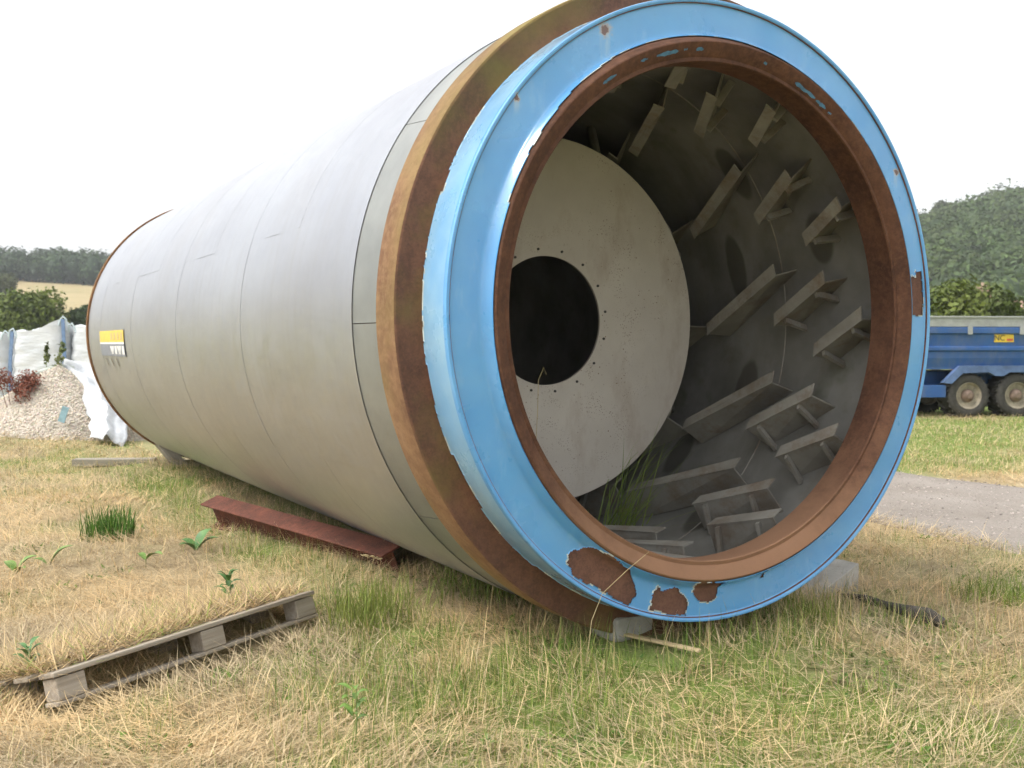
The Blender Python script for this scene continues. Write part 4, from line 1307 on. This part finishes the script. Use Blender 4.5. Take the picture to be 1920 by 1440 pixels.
o = b.build('rolled_rim', plain('tarp_rim', (.42, .45, .40), .7, 0, .3, 10), cb, 60); o.location = (6.4, -16, 0)
b = BM(); b.box((-6.72, 15.62, .50), (.10, .02, .24), Matrix.Rotation(R_(18), 3, 'Y'))
o = b.build('tag', plain('blue_tag', (.25, .40, .46), .6), cb); o.location = (6.4, -16, 0)

# reddish weed on the heap
r = np.random.default_rng(21)
wd = empty('dock_weed', (-7.62, 16.0, zg(-7.6, 16) + .1)); tag(wd, 'reddish brown seeding dock in front of the white bulk bags', 'weed')
L = [(r.normal() * .15 + k * .02, r.normal() * .1, .35 + .33 * r.random() + (.1 if k > 3 else 0), .15, .16) for k in range(9)]
link('seed_heads', foliage(L, 190, .022, (.20, .09, .07), 'seed_heads', .8, seed=31), M_LEAF, wd)
link('foliage', foliage([(.15, 0, .05, .22, .12), (.3, .05, .02, .2, .1), (-.1, 0, .1, .18, .1)], 160, .035, (.16, .17, .05), 'foliage', .8, seed=32), M_LEAF, wd)
b = BM()
for lx, ly, lz, _, _ in L:
    b.tube([(lx * .2, ly * .2, -.1), (lx * .7, ly * .7, lz * .6), (lx, ly, lz)], [.006, .005, .003], 5)
b.build('stem', plain('red_stem', (.16, .08, .05), .8), wd)
wd = empty('tall_weed', (-7.22, 16.55, 1.0)); tag(wd, 'two tall thin green weeds rising from the gravel heap', 'weed')
b = BM(); b.tube([(0, 0, -.1), (.03, 0, .3), (.10, 0, .62)], [.006, .005, .003], 5); b.tube([(-.15, 0, -.1), (-.16, 0, .3), (-.15, 0, .55)], [.006, .005, .003], 5)
b.build('stem', M_STEM, wd)
link('foliage', foliage([(.02, 0, .15, .09, .1), (.05, 0, .32, .08, .1), (.09, 0, .5, .06, .1), (-.155, 0, .35, .04, .1), (-.15, 0, .5, .03, .08)], 45, .035, (.15, .20, .09), 'foliage', .8, seed=33), M_LEAF, wd)

# ------------------------------------------------------------------ blue farm trailer
M_TBLUE = Mat('trailer_blue', .4, 0, .5)
_c = M_TBLUE.ramp(M_TBLUE.noise(1.4, 5, .6), [(.3, (.018, .075, .24)), (.7, (.030, .105, .30))])
_c = M_TBLUE.mix(M_TBLUE.ramp(M_TBLUE.noise(5, 5, .7, (1, 1, .4)), [(.45, 0.0), (.8, .6)]), _c, (.14, .15, .17))
M_TBLUE.base(_c); M_TBLUE = M_TBLUE.m
M_TPALE = plain('trailer_dusty_blue', (.085, .14, .27), .6, 0, .35, 4)
M_RAIL = plain('trailer_rail', (.36, .365, .355), .45, .3, .15, 6)
M_TYRE = plain('rubber', (.045, .042, .036), .85, 0, .35, 14, .2)
M_RIM = plain('cream_rim', (.27, .235, .175), .7, 0, .4, 9)
M_HUB = plain('hub', (.17, .12, .09), .8, 0, .4, 10)
tr = empty('farm_trailer', (9.66, 22.1, -.04), R_(7))
tag(tr, 'blue twin axle farm tipping trailer with grey top rail on the far grass', 'trailer')
X0, X1 = -2.3, 3.3
b = BM()
def side_profile(sgn):
    # outer skin of the body side with pressed ribs, (y offset outward, z)
    return [(0, 1.10), (.05, 1.30), (.05, 1.44), (.10, 1.46), (.10, 1.53), (.05, 1.55), (.07, 1.80), (.12, 1.82), (.12, 1.94), (.07, 1.96), (.02, 1.96), (-.02, 1.10)]
for yb, sg in ((0.0, -1), (2.1, 1)):
    pr = [(yb + sg * a, zz) for a, zz in side_profile(sg)]
    n = len(pr)
    V = [(X0, y_, z_) for y_, z_ in pr] + [(X1, y_, z_) for y_, z_ in pr]
    F = [(i, (i + 1) % n, n + (i + 1) % n, n + i) for i in range(n)] + [tuple(range(n))[::-1], tuple(range(n, 2 * n))]
    b.add(V, F)
b.box(((X0 + X1) / 2, 1.05, 1.09), (X1 - X0, 2.1, .06))
b.box((X0 + .03, 1.05, 1.53), (.06, 2.1, .86)); b.box((X1 - .03, 1.05, 1.53), (.06, 2.1, .86))
b.build('body', M_TBLUE, tr, None, .01)
b = BM()
for yb in (-.07, 2.17):
    b.box(((X0 + X1) / 2, yb, 2.055), (X1 - X0 + .04, .06, .19)); b.box(((X0 + X1) / 2, yb - .01, 2.165), (X1 - X0 + .06, .11, .035))
b.build('top_rail', M_RAIL, tr, None, .006)
for xx in (-1.15, -.05, 1.12, 2.3):
    b = BM(); b.box((xx, -.135, 1.88), (.10, .03, .17)); b.build('side_clip', M_RAIL, tr, None, .005)
b = BM()   # pressed chassis skirt with arches above the wheels
b.add([(-.62, -.10, .78), (-.42, -.10, .76), (-.18, -.10, .98), (.42, -.10, 1.0), (.55, -.10, .92), (.75, -.10, .92), (.88, -.10, 1.0), (1.6, -.10, 1.0), (1.85, -.10, .78), (2.05, -.10, .78), (1.85, -.10, 1.14), (-.25, -.10, 1.14)] +
      [(-.62, .02, .78), (-.42, .02, .76), (-.18, .02, .98), (.42, .02, 1.0), (.55, .02, .92), (.75, .02, .92), (.88, .02, 1.0), (1.6, .02, 1.0), (1.85, .02, .78), (2.05, .02, .78), (1.85, .02, 1.14), (-.25, .02, 1.14)],
      [tuple(range(12))[::-1], tuple(range(12, 24))] + [(i, (i + 1) % 12, 12 + (i + 1) % 12, 12 + i) for i in range(12)])
b.build('side_skirt', M_TPALE, tr)
b = BM(); b.box(((X0 + X1) / 2, .55, .86), (X1 - X0 - .2, .12, .3)); b.box(((X0 + X1) / 2, 1.55, .86), (X1 - X0 - .2, .12, .3)); b.box((-.9, .2, .60), (.75, .5, .26)); b.box((-3.2, 1.05, .72), (2.0, .16, .18)); b.box((-4.2, 1.05, .66), (.25, .22, .1))
b.build('chassis', M_TBLUE, tr, None, .008)
def wheel(xx, yy, rad=.465, wid=.54):
    w = empty('wheel', (xx, yy, rad + .035)); w.parent = tr
    n = 48
    pr = [(.60, .04), (.66, 0), (.80, -.015), (.93, .02), (.985, .07), (1.0, .14), (1.0, .5), (1.0, .86), (.985, .93), (.93, .98), (.80, 1.015), (.66, 1.0), (.60, .96)]
    V, F = [], []
    for i in range(n):
        a = 2 * math.pi * i / n
        for k, s_ in pr:
            V.append((math.cos(a) * k * rad, s_ * wid, math.sin(a) * k * rad))
    P = len(pr)
    for i in range(n):
        for k in range(P - 1):
            F.append((i * P + k, i * P + k + 1, ((i + 1) % n) * P + k + 1, ((i + 1) % n) * P + k))
    b = BM(); b.add(V, F)
    for i in range(26):          # chevron lugs
        a = 2 * math.pi * i / 26
        for s0, s1, da in ((.06, .54, .16), (.94, .46, .16)):
            V = []
            for (s_, aa_) in ((s0, a), (s1, a + da)):
                for dth in (-.045, .045):
                    for k in (.985, 1.045):
                        V.append((math.cos(aa_ + dth) * k * rad, s_ * wid, math.sin(aa_ + dth) * k * rad))
            b.add(V, [(0, 1, 3, 2), (4, 6, 7, 5), (0, 4, 5, 1), (2, 3, 7, 6), (1, 5, 7, 3), (0, 2, 6, 4)])
    b.build('tyre', M_TYRE, w, 40)
    pr = [(.615, .02), (.60, .0), (.57, .03), (.52, .12), (.30, .16), (.30, .40), (.60, .5)]
    V, F = [], []
    for i in range(n):
        a = 2 * math.pi * i / n
        for k, s_ in pr: V.append((math.cos(a) * k * rad, s_ * wid, math.sin(a) * k * rad))
    P = len(pr)
    for i in range(n):
        for k in range(P - 1): F.append((i * P + k, i * P + k + 1, ((i + 1) % n) * P + k + 1, ((i + 1) % n) * P + k))
    b = BM(); b.add(V, F); b.build('rim', M_RIM, w, 35)
    b = BM(); b.tube([(0, .16 * wid, 0), (0, .06 * wid, 0), (0, -.04 * wid, 0), (0, -.06 * wid, 0)], [.30 * rad, .26 * rad, .15 * rad, .13 * rad], 20); b.tube([(0, .45 * wid, 0), (0, .1 * wid, 0)], .3 * rad, 20)
    b.build('hub', M_HUB, w, 40)
for xx in (0, 1.10):
    wheel(xx, -.05); wheel(xx, 1.62)
b = BM(); b.tube([(0, .1, .48), (0, 2.0, .48)], .06, 10); b.tube([(1.1, .1, .48), (1.1, 2.0, .48)], .06, 10); b.build('axle', M_DARK, tr)
b = BM(); b.box((.75, -.066, 1.72), (.44, .012, .17)); bd = b.build('badge', plain('badge_yellow', (.72, .50, .05), .45, 0, .1), tr)
fc = bpy.data.curves.new('badge_text', 'FONT'); fc.body = 'NC'; fc.size = .17; fc.extrude = .002; fc.align_x = 'CENTER'; fc.align_y = 'CENTER'
fo = bpy.data.objects.new('badge_text', fc); COL.objects.link(fo)
bpy.context.view_layer.update()
me = bpy.data.meshes.new_from_object(fo.evaluated_get(bpy.context.evaluated_depsgraph_get()))
bpy.data.objects.remove(fo)
me.materials.clear()
o = link('lettering', me, plain('badge_black', (.03, .03, .03), .5), bd); o.location = (.645, -.0755, 1.72); o.rotation_euler = (R_(90), 0, 0)
b = BM(); b.box((.88, -.074, 1.685), (.14, .004, .05)); b.build('red_mark', plain('badge_red', (.55, .10, .05), .5), bd)

# ------------------------------------------------------------------ haze
b = BM(); b.box((0, 400, 40), (1700, 1900, 90))
me = pymesh('haze', b.v, b.f)
mh = bpy.data.materials.new('haze'); mh.use_nodes = True
mh.node_tree.nodes.clear()
pv = mh.node_tree.nodes.new('ShaderNodeVolumePrincipled')
pv.inputs['Color'].default_value = (.93, .96, 1, 1)
pv.inputs['Density'].default_value = 0.0004
mo = mh.node_tree.nodes.new('ShaderNodeOutputMaterial')
mh.node_tree.links.new(pv.outputs[0], mo.inputs['Volume'])
tag(link('haze', me, mh), 'thin pale summer haze over the fields and hills', 'haze', kind='stuff')
